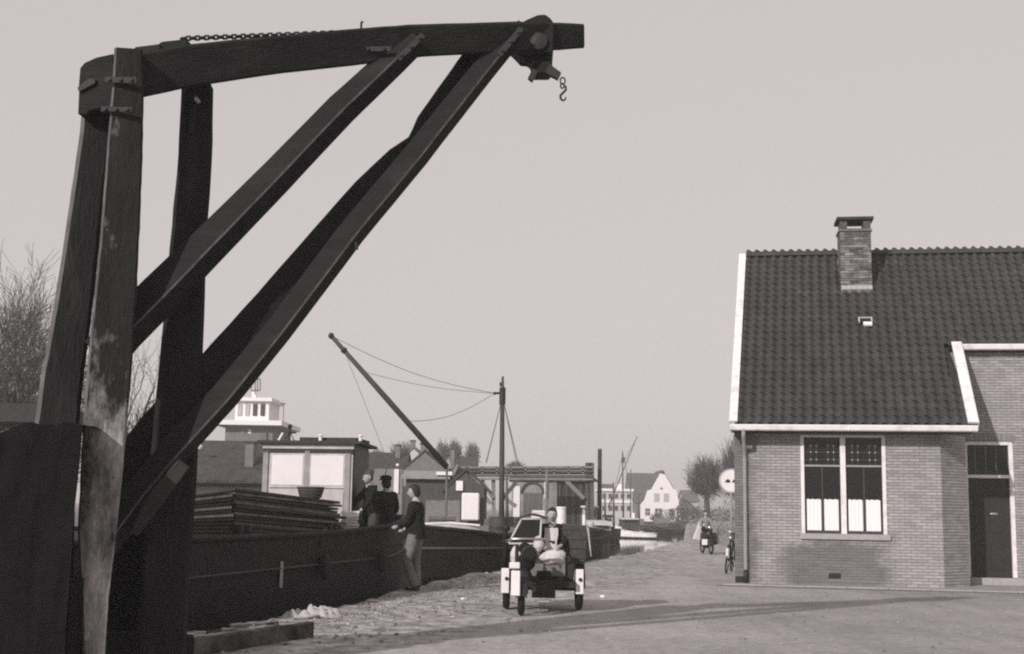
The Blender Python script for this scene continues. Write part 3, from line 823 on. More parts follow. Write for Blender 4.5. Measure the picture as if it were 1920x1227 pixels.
# braces
timber('upper_brace', [(190, 668, 11.4, 84), (232, 622, 11.45, 84), (300, 552, 11.55, 84), (390, 462, 11.7, 76), (520, 330, 11.85, 70), (640, 205, 12.05, 66), (740, 112, 12.2, 60), (778, 76, 12.25, 56)], .36, TARX, crane, .013, R_(38), 4, .004, 23, edge='auto')
timber('long_brace', [(205, 1000, 11.65, 60), (262, 925, 11.75, 56), (330, 842, 11.8, 60), (420, 745, 11.9, 58), (520, 622, 12.0, 56), (660, 436, 12.2, 56), (780, 292, 12.4, 54), (900, 140, 12.6, 50), (965, 62, 12.7, 46)], .26, TARX, crane, .014, R_(30), 4, .004, 29, edge='auto')
timber('rear_brace', [(190, 950, 12.0, 90), (236, 890, 12.1, 84), (300, 805, 12.15, 80), (400, 690, 12.2, 64), (500, 570, 12.3, 52), (600, 446, 12.5, 40), (680, 360, 12.6, 46), (742, 300, 12.65, 44), (775, 268, 12.7, 26), (800, 225, 12.7, 34), (880, 120, 12.85, 44), (915, 80, 12.95, 44)], .26, TARX, crane, .02, 0.0, 4, .006, 31)
# foot bracket catching the light, sole beams
timber('foot_strut', [(345, 870, 11.6, 26), (300, 925, 11.6, 30), (268, 975, 11.6, 22), (252, 1000, 11.6, 14)], .12, mat('worn_strut', .03, .85, .5, 6, .4, 20), crane, .01)
timber('sole_beam', [(-60, 1250, 11.6, 110), (180, 1240, 12.3, 110), (338, 1238, 12.9, 90)], .5, TARX, crane, .03)
timber('sole_beam', [(120, 1290, 11.4, 110), (220, 1225, 13.6, 60), (300, 1195, 14.6, 44)], .3, TAR, crane, .03)
# iron tie chain along the top of the jib
q = M(); a = P(340, 73, 11.55); b = P(625, 62, 12.0); nl = 34
for k in range(nl):
    c = a.lerp(b, (k+.5)/nl); t = (b-a)/nl
    up = Vector((0, 0, .018)) if k % 2 else Vector((0, .018, 0))
    pts = [c+t*(-.62)+up*0.2, c+t*(-.4)+up, c+t*.4+up, c+t*.62+up*.2, c+t*.62-up*.2, c+t*.4-up, c-t*.4-up, c-t*.62-up*.2, c+t*(-.62)+up*.2]
    q.tube(pts, .011, 5, cap=False)
q.build('tie_chain', IRON, crane, smooth=True)
q = M(); a = P(677, 56, 12.0); q.tube([a, a+Vector((.0, 0, .07)), a+Vector((.015, 0, .085))], .012, 6); q.build('iron_pin', IRON, crane)
q = M(); a = P(668, 455, 12.1); q.tube([a, a+Vector((.01, -.02, -.07))], .016, 6); q.build('iron_pin', IRON, crane)
q = M(); q.tube([P(362, 182, 11.85), P(362, 182, 11.85)+Vector((0, -.07, 0))], .035, 8); q.build('bolt', IRON, crane)
q = M(); q.tube([P(372, 191, 11.85), P(372, 191, 11.85)+Vector((0, -.09, 0))], .02, 8); q.build('bolt', mat('shiny_bolt', .5, .4), crane)
# sheave house at the end of the jib
dd = 12.72
q = M(); q.prism([P(x, y, dd) for x, y in ((938, 62), (968, 50), (985, 38), (1008, 28), (1022, 27), (1032, 34), (1040, 46), (1036, 98), (1012, 100), (975, 98), (966, 88))], (.01, .44, 0)); SH = q.build('sheave_housing', TARX, crane, bev=.01)
q = M(); q.prism([P(x, y, dd-.06) for x, y in ((936, 78), (972, 38), (978, 42), (944, 88))], (0, .08, 0)); q.build('iron_strap', IRON, SH)
q = M(); q.prism([P(x, y, dd+.1) for x, y in ((970, 98), (1036, 96), (1032, 112), (1038, 128), (1030, 138), (1000, 138), (994, 116), (972, 104))], (.0, .22, 0)); q.build('hanging_block', TARX, SH, bev=.01)
q = M(); q.prism([P(x, y, dd+.06) for x, y in ((999, 128), (1008, 134), (998, 152), (990, 146))], (0, .07, 0)); q.build('block_lug', IRON, SH)
q = M(); q.prism([P(x, y, dd+.06) for x, y in ((1030, 120), (1052, 136), (1046, 148), (1022, 136))], (0, .07, 0)); q.build('block_lug', IRON, SH)
q = M(); q.lathe(P(1010, 78, dd-.02), [(.03, -.03), (.09, -.02), (.09, .02), (.03, .03)], 16, 'Y'); q.build('sheave_pin', IRON, SH)
# links and S-hook
q = M(); c = P(1055, 152, dd+.1)
for k, (dx, dz, s) in enumerate(((0, 0, 1), (-.003, -.055, .8))):
    pts = [c+Vector((dx+.026*s*math.cos(a)*(1 if k == 0 else .9), .01*k*math.sin(a), dz+.036*s*math.sin(a))) for a in [2*math.pi*j/12 for j in range(13)]]
    q.tube(pts, .0085, 6, cap=False)
q.build('chain_link', IRON, SH, smooth=True)
q = M(); pts = [(1057, 160), (1061, 163), (1061, 169), (1056, 174), (1051, 179), (1051, 185), (1055, 189), (1060, 187), (1061, 182)]
q.tube([P(x, y, dd+.1) for x, y in pts], [.010, .011, .012, .013, .013, .013, .012, .010, .006], 8); q.build('hook', IRON, SH, smooth=True)
q = M(); q.prism([P(x, y, dd+.06) for x, y in ((998, 97), (1012, 95), (1013, 97), (999, 99))], (0, .03, 0)); q.build('grease_mark', WOODL, SH)

def strap(name, px, py, d, ang, lpx, wpx):
    q = M(); a = R_(ang); u = Vector((math.cos(a), 0, math.sin(a))); v = Vector((-math.sin(a), 0, math.cos(a))); c = P(px, py, d); L_ = lpx/FPX*d; W_ = wpx/FPX*d
    q.obox(c-u*L_/2-v*W_/2, u*L_, v*W_, (0, .012, 0)); st_ = q.build(name, IRON, crane, bev=.002)
    for t_ in (-.35, 0, .35):
        q = M(); q.lathe(c+u*(L_*t_)+Vector((0, -.008, 0)), [(.016, -.01), (.018, .0), (.018, .01)], 8, 'Y'); q.build('bolt_head', IRON, st_)
strap('iron_strap', 226, 150, 11.0, 0, 62, 12); strap('iron_strap', 218, 205, 11.0, 0, 60, 10)
strap('iron_strap', 770, 88, 12.05, 46, 70, 12); strap('iron_strap', 957, 78, 12.5, 52, 70, 12)
strap('iron_strap', 362, 215, 11.9, 88, 74, 12); strap('iron_strap', 690, 92, 12.0, 2, 90, 10)
# winch house at the foot, black planks under a rounded canvas top
wx0, wx1 = P(18, 860, 10.6), P(150, 860, 10.6)
TARB = mat('winch_house_tar', .006, .9, .4, 3, .3, 14, (3, 3, .5), spec=.08)
wh = thing('covered_winch', 'black tarpaulin lashed over the winch beside the foot of the timber crane', 'winch', ((wx0.x+wx1.x)/2, 10.9, 0))
zt = P(90, 790, 10.6).z
X0, X1 = wx0.x-.75, wx1.x
def topz(x):
    f = (x-X0)/(X1-X0); return zt - 1.25*max(0, (0.66-f)/0.66)**1.9 - .02*f + .09*noise.noise((x*4.3, 2, 0))+.03*noise.noise((x*11, 2, 0))
q = M(); vs = []; nx, nz_ = 44, 30
prof = [(.75, 0), (.45, .03), (.1, .015)]
for i in range(nx+1):
    x = X0+(X1-X0)*i/nx; t0 = topz(x)
    for j in range(nz_+1):
        f = j/nz_
        if f < .2: y = 10.62+.75*(1-f/.2); z = t0+.02*noise.noise((x*4, y*4, 0))
        else:
            g2 = (f-.2)/.8; z = t0*(1-g2)-.1*g2
            y = 10.60-.10*g2+.05*noise.noise((x*5+.8*math.sin(z*2), z*1.1, 3))+.025*noise.noise((x*14, z*3, 5))
        xx = x+.03*noise.noise((z*3, x*2, 8))*(1 if 0 < i < nx else 0)
        vs.append((xx, y, z))
q.add(vs, [(i*(nz_+1)+j, (i+1)*(nz_+1)+j, (i+1)*(nz_+1)+j+1, i*(nz_+1)+j+1) for i in range(nx) for j in range(nz_)])
q.build('tarpaulin_cover', mat('winch_canvas', .0045, .85, .4, 5, .5, 12, spec=.12), wh, smooth=True)
q = M(); q.obox((X0+.05, 10.72, -.1), (X1-X0-.1, 0, 0), (0, .6, 0), (0, 0, zt-1.2)); q.build('winch_frame', TARB, wh)
for zz_ in ():
    q = M(); q.tube([(X0+(X1-X0)*k/12, 10.50+.02*math.sin(k), zz_+.05*math.sin(k*.6)) for k in range(13)], .012, 5); q.build('lashing_rope', mat('lashing_cord', .009, .9), wh)
fc0, fc1 = P(214, 885, 12.45), P(345, 885, 12.45)
for k in range(5):
    q = M(); wk = (fc1.x-fc0.x)/5; q.obox((fc0.x+wk*k+.004, 12.45+rnd.uniform(-.01, .01), -.1), (wk-.008, 0, 0), (0, .05, 0), (0, 0, fc0.z+.1-.03*k)); q.build('foot_cladding', TARB, crane)

# black netting/ivy shape at the left edge: an evergreen shrub on the quay
def leaves(q, c, rad, n, s, seed, lo=0.0):
    r = random.Random(seed)
    for _ in range(n):
        while True:
            p = Vector((r.uniform(-1, 1), r.uniform(-1, 1), r.uniform(-1, 1)))
            if lo < p.length < 1: break
        if noise.noise(p*2.3+Vector((seed, 0, 0))) < -0.12: continue
        p = Vector((p.x*rad[0], p.y*rad[1], p.z*rad[2]))+Vector(c)
        a = Vector((r.gauss(0, 1), r.gauss(0, 1), r.gauss(0, 1))).normalized(); b = a.orthogonal().normalized()
        l = s*r.uniform(.6, 1.3)
        q.add([p-a*l, p+b*l*.5, p+a*l, p-b*l*.5], [(0, 1, 2, 3)])
sp = P(8, 930, 12.5)
sh = thing('ivy_shrub', 'dark ragged ivy shrub at the left edge behind the winch housing', 'shrub', (sp.x-.5, 12.5, -.4))
q = M(); leaves(q, (sp.x-.5, 12.5, 1.0), (.75, .7, 1.45), 5200, .05, 3); q.build('foliage', IVY, sh, kind='stuff')
q = M(); q.tube([(sp.x-.5, 12.5, -.5), (sp.x-.45, 12.5, .6), (sp.x-.5, 12.5, 1.6)], [.07, .05, .02], 8); q.build('trunk', BARK, sh)

# baulk of timber lying on the quay edge
A = G(588, 1197); B = G(395, 1229); dB = (B-A); B = A + dB*1.35; dirb = (B-A).normalized(); nb = Vector((-dirb.y, dirb.x, 0))
if nb.y < 0: nb = -nb
baulk = thing('timber_baulk', 'heavy squared timber baulk lying on the sandy ground by the water edge', 'timber', ((A.x+B.x)/2, (A.y+B.y)/2, 0))
q = M(); vs = []; nn = 14; Ln = (B-A).length
for i in range(nn+1):
    p = A+dirb*(Ln*i/nn)
    for (a, z) in ((0, -.05), (0, .17), (.015, .185), (.26, .19), (.28, .17), (.28, -.05)):
        vs.append(p+nb*(a+.008*noise.noise((i, a*9, 0)))+ZZ*(z+.012*noise.noise((i*.8, a*5, 3))))
q.add(vs, [(i*6+k, i*6+(k+1) % 6, (i+1)*6+(k+1) % 6, (i+1)*6+k) for i in range(nn) for k in range(6)])
q.add(vs[:6], [(0, 1, 2, 3, 4, 5)]); q.add(vs[-6:], [(0, 1, 2, 3, 4, 5)])
q.build('squared_log', mat('old_baulk_wood', .045, .9, .5, 5, .6, 18, extra=blotch(3, .5, 2.2, .4, .65, 1)), baulk)
q = M()
for k in range(2):
    p = A+dirb*(Ln*(.25+.4*k))+nb*.14+ZZ*.19; q.tube([p-dirb*.12+ZZ*-.03, p-dirb*.12+ZZ*.02, p+dirb*.12+ZZ*.02, p+dirb*.12-ZZ*.03], .012, 6)
q.build('iron_staple', IRON, baulk)
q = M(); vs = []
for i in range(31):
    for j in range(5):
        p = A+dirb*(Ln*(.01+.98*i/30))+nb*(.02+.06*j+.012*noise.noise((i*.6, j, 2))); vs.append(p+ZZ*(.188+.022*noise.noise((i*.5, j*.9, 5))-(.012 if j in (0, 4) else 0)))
q.add(vs, [(i*5+k, (i+1)*5+k, (i+1)*5+k+1, i*5+k+1) for i in range(30) for k in range(4)]); q.build('sunlit_sand_sheet', mat('sand_and_lit_top', .3), baulk, smooth=True)  # pale sand sheet added to give the baulk top its sunlit tone
# crumpled canvas and rope heaps
def heap(name, label, cat, c, sx, sy, hz, mt, seed, rot=0.3):
    q = M(); nx, ny = 34, 20; vs = []
    for i in range(nx+1):
        for j in range(ny+1):
            x, y = 2*i/nx-1, 2*j/ny-1; rr = math.sqrt(x*x+y*y)
            h = max(0, 1-rr)**.45*hz*(.3+.9*abs(noise.noise((x*3.4+seed, y*1.7, 0)))+.35*noise.noise((x*7+seed, y*3, 1)))
            X = x*sx*(1+.2*noise.noise((y*2, seed, 0))); Y = y*sy
            vs.append((c.x+X*math.cos(rot)-Y*math.sin(rot), c.y+X*math.sin(rot)+Y*math.cos(rot), h-.02))
    q.add(vs, [(i*(ny+1)+j, (i+1)*(ny+1)+j, (i+1)*(ny+1)+j+1, i*(ny+1)+j+1) for i in range(nx) for j in range(ny)])
    o = q.build(name, mt, smooth=True); tag(o, label, cat); return o
heap('canvas_heap', 'crumpled pale canvas sheet lying on the ground just behind the timber baulk', 'canvas', G(585, 1158)+Vector((0, .2, 0)), .45, .30, .24, CANVAS, 4, .5)
heap('sand_heap', 'low heap of loose pale sand at the left end of the timber baulk', 'sand', G(360, 1208), .5, .3, .14, mat('sand_and_lit_top', .3, .95, .3, 9, .4, 40), 9)
q = M(); c = G(520, 1168); pts = []
for k in range(60):
    f = k/59; pts.append(c+Vector((.9*(f-.5)+.05*math.sin(f*23), 1.6*(f-.5)+.08*math.sin(f*14+1), .02+.01*math.sin(f*30))))
q.tube(pts, .022, 7); tag(q.build('mooring_rope', ROPE, smooth=True), 'thick pale rope trailing over the sand from the timber baulk towards the barge', 'rope')
for k, (px, py, s) in enumerate(((1130, 1121, .035), (868, 1125, .03))):
    c = G(px, py); q = M(); q.ball((c.x, c.y, s*.5), s*1.4, 8, (1, .8, .6))
    tag(q.build('stone', WHITE2), ['small white stone on the road to the right of the three wheeled carrier', 'small white stone on the dark sand left of the three wheeled carrier'][k], 'stone')

# ------------------------------------------------------------------ boats
def hull(name, label, cat, A, B, beam, sheer, mt, deckz, group=None, keel=-1.1, blunt=(2.0, 2.0), mats=None, rail=None, n=26, stripe=None, bulw=.12):
    """A, B: centreline ends (x, y); sheer(t) gunwale height; deckz(t)"""
    A = Vector((A[0], A[1], 0)); B = Vector((B[0], B[1], 0)); D = (B-A); Ln = D.length; D.normalize(); Nn = Vector((D.y, -D.x, 0))
    c = (A+B)/2
    t_ = thing(name, label, cat, (c.x, c.y, -0.9), 0, group)
    def hw(t):
        e = 1.0
        if t < .16: e = min(e, (max(0.0, t)/.16)**(1/blunt[0]))
        if t > .84: e = min(e, (max(0.0, 1-t)/.16)**(1/blunt[1]))
        return beam/2*max(e, .012)
    q = M(); vs = []
    prof = ((1.0, 1.0), (1.0, .86), (.97, .45), (.88, .12), (.6, 0))
    ns = 2*len(prof)
    for i in range(n+1):
        t = i/n; p = A+D*(Ln*t); s = sheer(t); wd = hw(t)
        for (a, b) in prof: vs.append(p+Nn*(wd*a)+ZZ*(keel+(s-keel)*b))
        for (a, b) in reversed(prof): vs.append(p-Nn*(wd*a)+ZZ*(keel+(s-keel)*b))
    q.add(vs, [(i*ns+k, i*ns+k+1, (i+1)*ns+k+1, (i+1)*ns+k) for i in range(n) for k in range(ns-1)])
    q.build('hull', mt, t_, smooth=True)
    q = M(); vs = []
    for i in range(n+1):
        t = i/n; p = A+D*(Ln*t); wd = hw(t)-.04
        vs += [p+Nn*max(wd, .005)+ZZ*deckz(t), p-Nn*max(wd, .005)+ZZ*deckz(t)]
    q.add(vs, [(2*i, 2*i+1, 2*i+3, 2*i+2) for i in range(n)])
    q.build('deck', mats or DECK, t_)
    q = M()
    for sgn in (1, -1):
        pts = [A+D*(Ln*i/n)+Nn*(sgn*hw(i/n))+ZZ*(sheer(i/n)+.02) for i in range(n+1)]
        q.tube(pts, .05, 6)
    q.build('gunwale', rail or mt, t_, smooth=True)
    if stripe:
        zf, rr, sm = stripe; q = M()
        for sgn in (1, -1):
            pts = [A+D*(Ln*i/n)+Nn*(sgn*(hw(i/n)+.01))+ZZ*(zf(i/n)) for i in range(n+1)]
            q.tube(pts, rr, 6)
        q.build('rub_rail', sm, t_, smooth=True)
    return t_, A, D, Nn, Ln, hw
# near barge
D1 = Vector((.262, .965, 0))
S1 = Vector((-4.45, 14.6, 0)) - D1*12.6 - Vector((D1.y, -D1.x, 0))*2.15
E1 = S1 + D1*25.4
b1, A1, DD, NN, LL, HW1 = hull('cargo_barge', 'long black cargo barge with hatch boards and a pale wheelhouse at the near quay', 'barge',
    (S1.x, S1.y), (E1.x, E1.y), 4.3, lambda t: 1.02+.30*max(0, (t-.70)/.30)**1.5+.3*max(0, (.12-t)/.12), BLACKHULL,
    lambda t: .88 if t < .80 else .28, stripe=(lambda t: .50+.12*t+.3*max(0, (t-.85)/.15)**2, .022, mat('scuffed_rub_rail', .035, .6, .5, 4)), blunt=(2.2, 3.0), keel=-1.2)
def B1(s, a, z): return A1+DD*s+NN*a+ZZ*z      # along from the stern end, across (quay side +), height
q = M(); q.prism([B1(2.5, -1.7, .85), B1(2.5, 1.72, .85), B1(2.5, 1.72, 1.0), B1(2.5, -1.7, 1.0)], DD*17.0); q.build('hatch_coaming', mat('black_coaming', .012, .7), b1)
q = M(); pts = []
q.prism([B1(2.4, -1.75, 1.0), B1(2.4, 1.75, 1.0), B1(2.4, .9, 1.06), B1(2.4, -.9, 1.06)], DD*16.6); q.build('hatch_cover', mat('black_tarpaulin', .012), b1)
# faded painted letters on the hull side: A TEA-like strokes
def lowchar(strokes, o, ux, s, parent, mt):
    q = M()
    for (x0, y0, x1, y1) in strokes:
        a = o+ux*(x0*s)+ZZ*(y0*s); b = o+ux*(x1*s)+ZZ*(y1*s); q.tube([a, b], .006, 4)
    return q.build('painted_letter', mt, parent)
FADE = mat('faded_lettering', .10, .9, .5, 20)
LT = {'A': ((0, 0, .5, 1.4), (.5, 1.4, 1, 0), (.2, .5, .8, .5)), 'T': ((.5, 0, .5, 1.4), (0, 1.4, 1, 1.4)), 'R': ((0, 0, 0, 1.4), (0, 1.4, .8, 1.3), (.8, 1.3, .8, .8), (.8, .8, 0, .7), (.3, .7, 1, 0)), }
sx_ = 13.55
for ch_, off in (('A', 0), ('T', .26), ('R', .36), ('A', .48)):
    lowchar(LT[ch_], B1(sx_+off, 2.155, .72), DD, .065, b1, FADE)
# light draught plate on the hull
q = M(); q.obox(B1(16.95, 2.16, .30), DD*.09, NN*.02, ZZ*.38); q.build('draught_plate', mat('worn_plate', .3, .8, .4, 12), b1, bev=.01)
for s in (6, 9.5, 16.4, 19.6, 21.5):
    q = M()
    for k in (-.12, .12): q.tube([B1(s+k, 1.85, 1.0), B1(s+k, 1.85, 1.2)], .05, 8)
    q.tube([B1(s-.2, 1.85, 1.03), B1(s+.2, 1.85, 1.03)], .04, 8); q.build('bollard', IRON, b1, smooth=True)
# wheelhouse
wl, wr = P(493, 880, 22.9), P(661, 880, 22.7)

wx = (wr-wl); wx.z = 0; wW = wx.length; wx.normalize(); wy = Vector((-wx.y, wx.x, 0)); wy = Vector((.03, 1, 0)).normalized()
zb, zt_ = .25, P(560, 832, 22.8).z
o = Vector((wl.x, wl.y, 0))
def WH(x, y, z): return o+wx*x+wy*y+ZZ*z
wcab = M(); wcab.prism([WH(0, 0, zb), WH(wW, 0, zb), WH(wW, 1.9, zb), WH(0, 1.9, zb)], ZZ*(zt_-zb)); CAB = wcab.build('wheelhouse', CABIN, b1)
q = M(); q.prism([WH(wW+.003, .03, zb), WH(wW+.02, .03, zb), WH(wW+.02, 1.87, zb), WH(wW+.003, 1.87, zb)], ZZ*(zt_-zb-.02)); q.build('side_shade_panel', mat('painted_side_shade', .014, .5, .5, 3), CAB)  # dark panel paints the shade on the wheelhouse's right side
def WR(name, px0, px1, py0, py1, d, mt, par=CAB, y=0.0, bev=.004):
    a = (px0-495)/166*wW; b = (px1-495)/166*wW; z0 = P(560, py1, 22.8).z; z1 = P(560, py0, 22.8).z
    q = M(); q.prism([WH(a, -d+y, z0), WH(b, -d+y, z0), WH(b, -d+y, z1), WH(a, -d+y, z1)], wy*d); return q.build(name, mt, par, bev=bev)
for (a, b) in ((512, 570), (585, 645)):
    f = WR('window_frame', a-4, b+4, 850, 915, .025, mat('cabin_frame', .45, .5))
    WR('window_pane', a, b, 854, 910, .034, mat('whitened_pane', .70, .25, .06, 3))
for xx in (500, 577, 652):
    WR('corner_post', xx-5, xx+5, 845, 990, .03, mat('cabin_post', .27, .6))
WR('lower_panel', 507, 570, 922, 985, .015, CABIN); WR('lower_panel', 585, 646, 922, 985, .015, CABIN)
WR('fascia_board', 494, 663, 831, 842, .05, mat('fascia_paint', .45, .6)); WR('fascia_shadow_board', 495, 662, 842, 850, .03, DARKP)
q = M(); q.prism([WH(-.10, -.14, zt_), WH(wW+.16, -.14, zt_), WH(wW+.16, 2.05, zt_), WH(-.10, 2.05, zt_)], ZZ*.05); RF = q.build('wheelhouse_roof', mat('dark_roof_felt', .04, .8), CAB)
q = M(); q.prism([WH(.55, .5, zt_+.05), WH(wW-.02, .5, zt_+.05), WH(wW+.05, 1.7, zt_+.05), WH(.6, 1.7, zt_+.05)], ZZ*.09); q.build('roof_hatch', mat('dark_roof_felt', .04, .8), CAB)
for k, px in enumerate((601, 676)):
    c = P(px, 818, 23.2); q = M(); q.tube([(c.x, c.y, zt_+.05), (c.x, c.y, zt_+.15)], .03, 8); q.ball((c.x, c.y, zt_+.17), .05, 8, (1, 1, .5)); q.build('roof_vent', WHITE2, CAB)
c = P(543, 818, 23.3); q = M(); q.tube([(c.x, c.y, zt_+.05), (c.x, c.y, zt_+.30)], .02, 8)
q.tube([(c.x-.1, c.y, zt_+.05), (c.x, c.y, zt_+.24), (c.x+.1, c.y, zt_+.05)], .012, 6); q.ball((c.x, c.y, zt_+.33), .045, 8); q.tube([(c.x-.02, c.y, zt_+.2), (c.x+.12, c.y, zt_+.22)], .012, 6); q.build('searchlight_stand', IRON, CAB)
c = P(525, 818, 23.1); q = M(); q.tube([(c.x-.03, c.y, zt_+.05), (c.x+.05, c.y, zt_+.2)], .02, 8); q.build('roof_horn', WHITE2, CAB)
# hatch boards stacked in two sloping leaves
def board(px0, py0, px1, py1, d0, d1, th, dep, mt, parent, name='hatch_board'):
    a = P(px0, py0, d0); b = P(px1, py1, d1); q = M()
    bb = -NN*dep
    q.obox(a, b-a, bb, ZZ*th); return q.build(name, mt, parent, bev=.004)
st = thing('hatch_board_stack', 'tall stack of long dark hatch boards sloping down to the right on the barge', 'boards', B1(17.6, 1.4, .95))
st2 = thing('hatch_board_stack', 'shorter stack of pale edged hatch boards left of the long dark stack on the barge', 'boards', B1(14.6, 1.4, .95))
for k in range(-3, 11):
    f = k/10; y0 = 983-f*62; y1 = 1000-f*54
    board(441+rnd.uniform(-4, 4), y0+rnd.uniform(-1, 1), 640+rnd.uniform(-6, 12)-4*f, y1+rnd.uniform(-1, 1), 18.2+rnd.uniform(-.03, .03), 21.9+rnd.uniform(-.05, .05), .036+rnd.uniform(0, .008), .8, BOARD if k % 3 else BOARDM, st)
for k in range(-3, 9):
    f = k/8; y0 = 988-f*46; y1 = 984-f*60
    board(300, y0, 436+rnd.uniform(-4, 4), y1, 16.5, 18.1, .036, .8, BOARDL if k in (2, 4, 7) else BOARD, st2)
# basket on the stack
c = P(597, 939, 21.15)+Vector((-.15, .12, 0))
bk = thing('basket', 'round wicker basket standing on the long stack of hatch boards', 'basket', c)
q = M(); q.lathe(c, [(.12, 0), (.18, .06), (.21, .15), (.22, .21), (.20, .21), (.18, .12), (.11, .02)], 22); q.build('basket_body', WICKER, bk, smooth=True)
q = M(); q.torus(c+ZZ*.21, .215, .016, 'Z', 24, 6); q.build('rim', WICKER, bk, smooth=True)
for k in range(3):
    q = M(); q.torus(c+ZZ*(.06+.05*k), .183+.014*k, .008, 'Z', 24, 5); q.build('weave_band', WICKER, bk, smooth=True)
# white tray pile
c = P(655, 992, 22.25); tr = thing('tray_pile', 'pile of white trays at the right end of the hatch board stack', 'trays', (c.x, c.y, c.z))
for k in range(6):
    q = M(); q.box((c.x+rnd.uniform(-.01, .01), c.y, c.z+.02+.052*k), (.28, .4, .045), rz=.2+rnd.uniform(-.05, .05)); q.build('tray', WHITE2 if k > 3 else mat('grey_white_tray', .5, .8), tr, bev=.004)

q = M(); c = P(655, 992, 22.25); q.box((c.x, c.y, (c.z+.28)/2), (.5, .5, c.z-.28)); q.build('deck_locker', BLACKHULL, b1)
# second barge with mast and derrick
b2, A2, D2, N2, L2, HW2 = hull('sailing_barge', 'black barge with a tall mast and raised derrick boom beyond the carrier', 'barge',
    (-2.1, 29.8), (1.8, 47.0), 4.2, lambda t: .78+.25*max(0, (.12-t)/.12)**1.5, BLACKHULL, lambda t: .52, blunt=(2.6, 2.0), keel=-1.2,
    stripe=(lambda t: .55, .03, mat('dull_rail', .06)))
def B2(s, a, z): return A2+D2*s+N2*a+ZZ*z
q = M(); q.prism([B2(2.2, -1.2, .5), B2(2.2, 1.2, .5), B2(2.2, 1.2, .86), B2(2.2, 0, 1.0), B2(2.2, -1.2, .86)], D2*7); q.build('hatch_cover', mat('grey_hatch', .16, .8, .4, 3), b2)
mp = P(941, 960, 39); mt_ = P(937.5, 706, 39).z
q = M(); q.tube([(mp.x, mp.y, .5), (mp.x-.02, mp.y, 2.5), (mp.x-.04, mp.y, mt_-.75), (mp.x-.04, mp.y, mt_)], [.085, .08, .065, .035], 12); MA = q.build('mast', mat('mast_wood', .06, .7, .3, 5), b2, smooth=True)
q = M(); zz = P(937, 738, 39).z; q.tube([(mp.x-.04-.26, mp.y, zz), (mp.x, mp.y, zz+.02)], .035, 8); q.ball((mp.x-.28, mp.y, zz), .05, 8); q.build('cheek_block', IRON, MA)
q = M(); q.tube([(mp.x-.04, mp.y, zz-.35), (mp.x-.04, mp.y, zz+.18)], .10, 10); q.tube([(mp.x-.1, mp.y, zz+.22), (mp.x-.1, mp.y, zz+.34)], .035, 8); q.build('mast_band', IRON, MA)
bb = P(838, 876, 38); bt = P(621, 630, 37)
q = M(); q.tube([bb, bb.lerp(bt, .5), bt], [.09, .085, .06], 10); BO = q.build('derrick_boom', mat('boom_wood', .05, .7, .3, 5), b2, smooth=True)
q = M(); q.ball(bt, .09, 8, (1, 1, 1.1)); q.build('boom_block', IRON, BO); q = M(); q.ball(bb.lerp(bt, .89), .10, 8); q.build('boom_block', IRON, BO)
q = M(); q.tube([bb, Vector((bb.x, bb.y, .5))], .035, 8); q.build('boom_crutch', mat('crutch_wood', .14, .8), b2)
q = M(); mh = Vector((mp.x-.28, mp.y, zz)); RG = .009
def sag(a, b, s, n=8): return [a.lerp(b, k/n)-ZZ*(s*math.sin(math.pi*k/n)) for k in range(n+1)]
q.tube(sag(bt, mh, .25), RG, 4); q.tube(sag(bb.lerp(bt, .73), mh, .12), RG*.8, 4); q.tube(sag(bb.lerp(bt, .35), mh, .25), RG, 4)
q.tube(sag(bb.lerp(bt, .89), P(728, 868, 37), .0), RG*.8, 4)
for px in (911, 912, 968, 973): q.tube([Vector((mp.x-.04, mp.y, zz-.1)), P(px, 868 if px != 973 else 872, 39) + Vector((0, (px % 2)*1.2-.6, 0))], RG*1.2, 4); 
q.build('rigging', mat('rigging_wire', .16, .7), b2, kind='stuff')
for (px0, px1, yy) in ((806, 905, 992),):
    pass
db = P(845, 1000, 33); dg = thing('rowing_boat', 'pale upturned dinghy lying on the black barge behind the boy in the dark jacket', 'boat', (db.x, db.y, .75))
q = M(); vs = []; nn = 12
for i in range(nn+1):
    t = i/nn; wd = .42*math.sin(math.pi*min(1, t*.9+.08))**.6
    for a in range(7):
        an = math.pi*a/6; vs.append((db.x-1.0+1.75*t, db.y-.3*t+wd*math.cos(an), .72+.36*math.sin(an)*(.55+.45*wd/.42)))
q.add(vs, [(i*7+k, i*7+k+1, (i+1)*7+k+1, (i+1)*7+k) for i in range(nn) for k in range(6)])
q.build('upturned_shell', mat('pale_boat_paint', .40, .6, .2, 3), dg, smooth=True)
q = M(); q.tube([(db.x-1.0, db.y, 1.05), (db.x, db.y-.1, 1.1), (db.x+.75, db.y-.3, 1.05)], .025, 6); q.build('keel_strip', WHITE, dg)
# ------------------------------------------------------------------ further boats
bA, *_ = hull('motor_barge', 'dark motor barge with pale deck and white wheelhouse moored left of the white motor boat', 'barge', (3.75, 64), (5.3, 84), 2.5,
    lambda t: .38+.25*max(0, (.18-t)/.18)**1.5, BLACKHULL, lambda t: .3, blunt=(1.7, 2), mats=mat('pale_deck', .22, .8, .3, 3), rail=mat('pale_rail', .4, .6), stripe=(lambda t: .15, .035, mat('dull_rail', .06)))
def bx(px0, px1, py0, py1, y, dep, name, mt, par=None, bev=0.0):
    a = P(px0, py1, y); b = P(px1, py0, y); q = M()
    q.obox((a.x, y, a.z), (b.x-a.x, 0, 0), (0, dep, 0), (0, 0, b.z-a.z)); return q.build(name, mt, par, bev=bev)
cbn = bx(1094, 1120, 951, 985, 74, 2.2, 'wheelhouse', mat('white_cabin', .6, .6), bA)
for k in range(3): bx(1097+7.6*k, 1102+7.6*k, 956, 970, 73.9, .06, 'window_pane', GLASS, cbn)
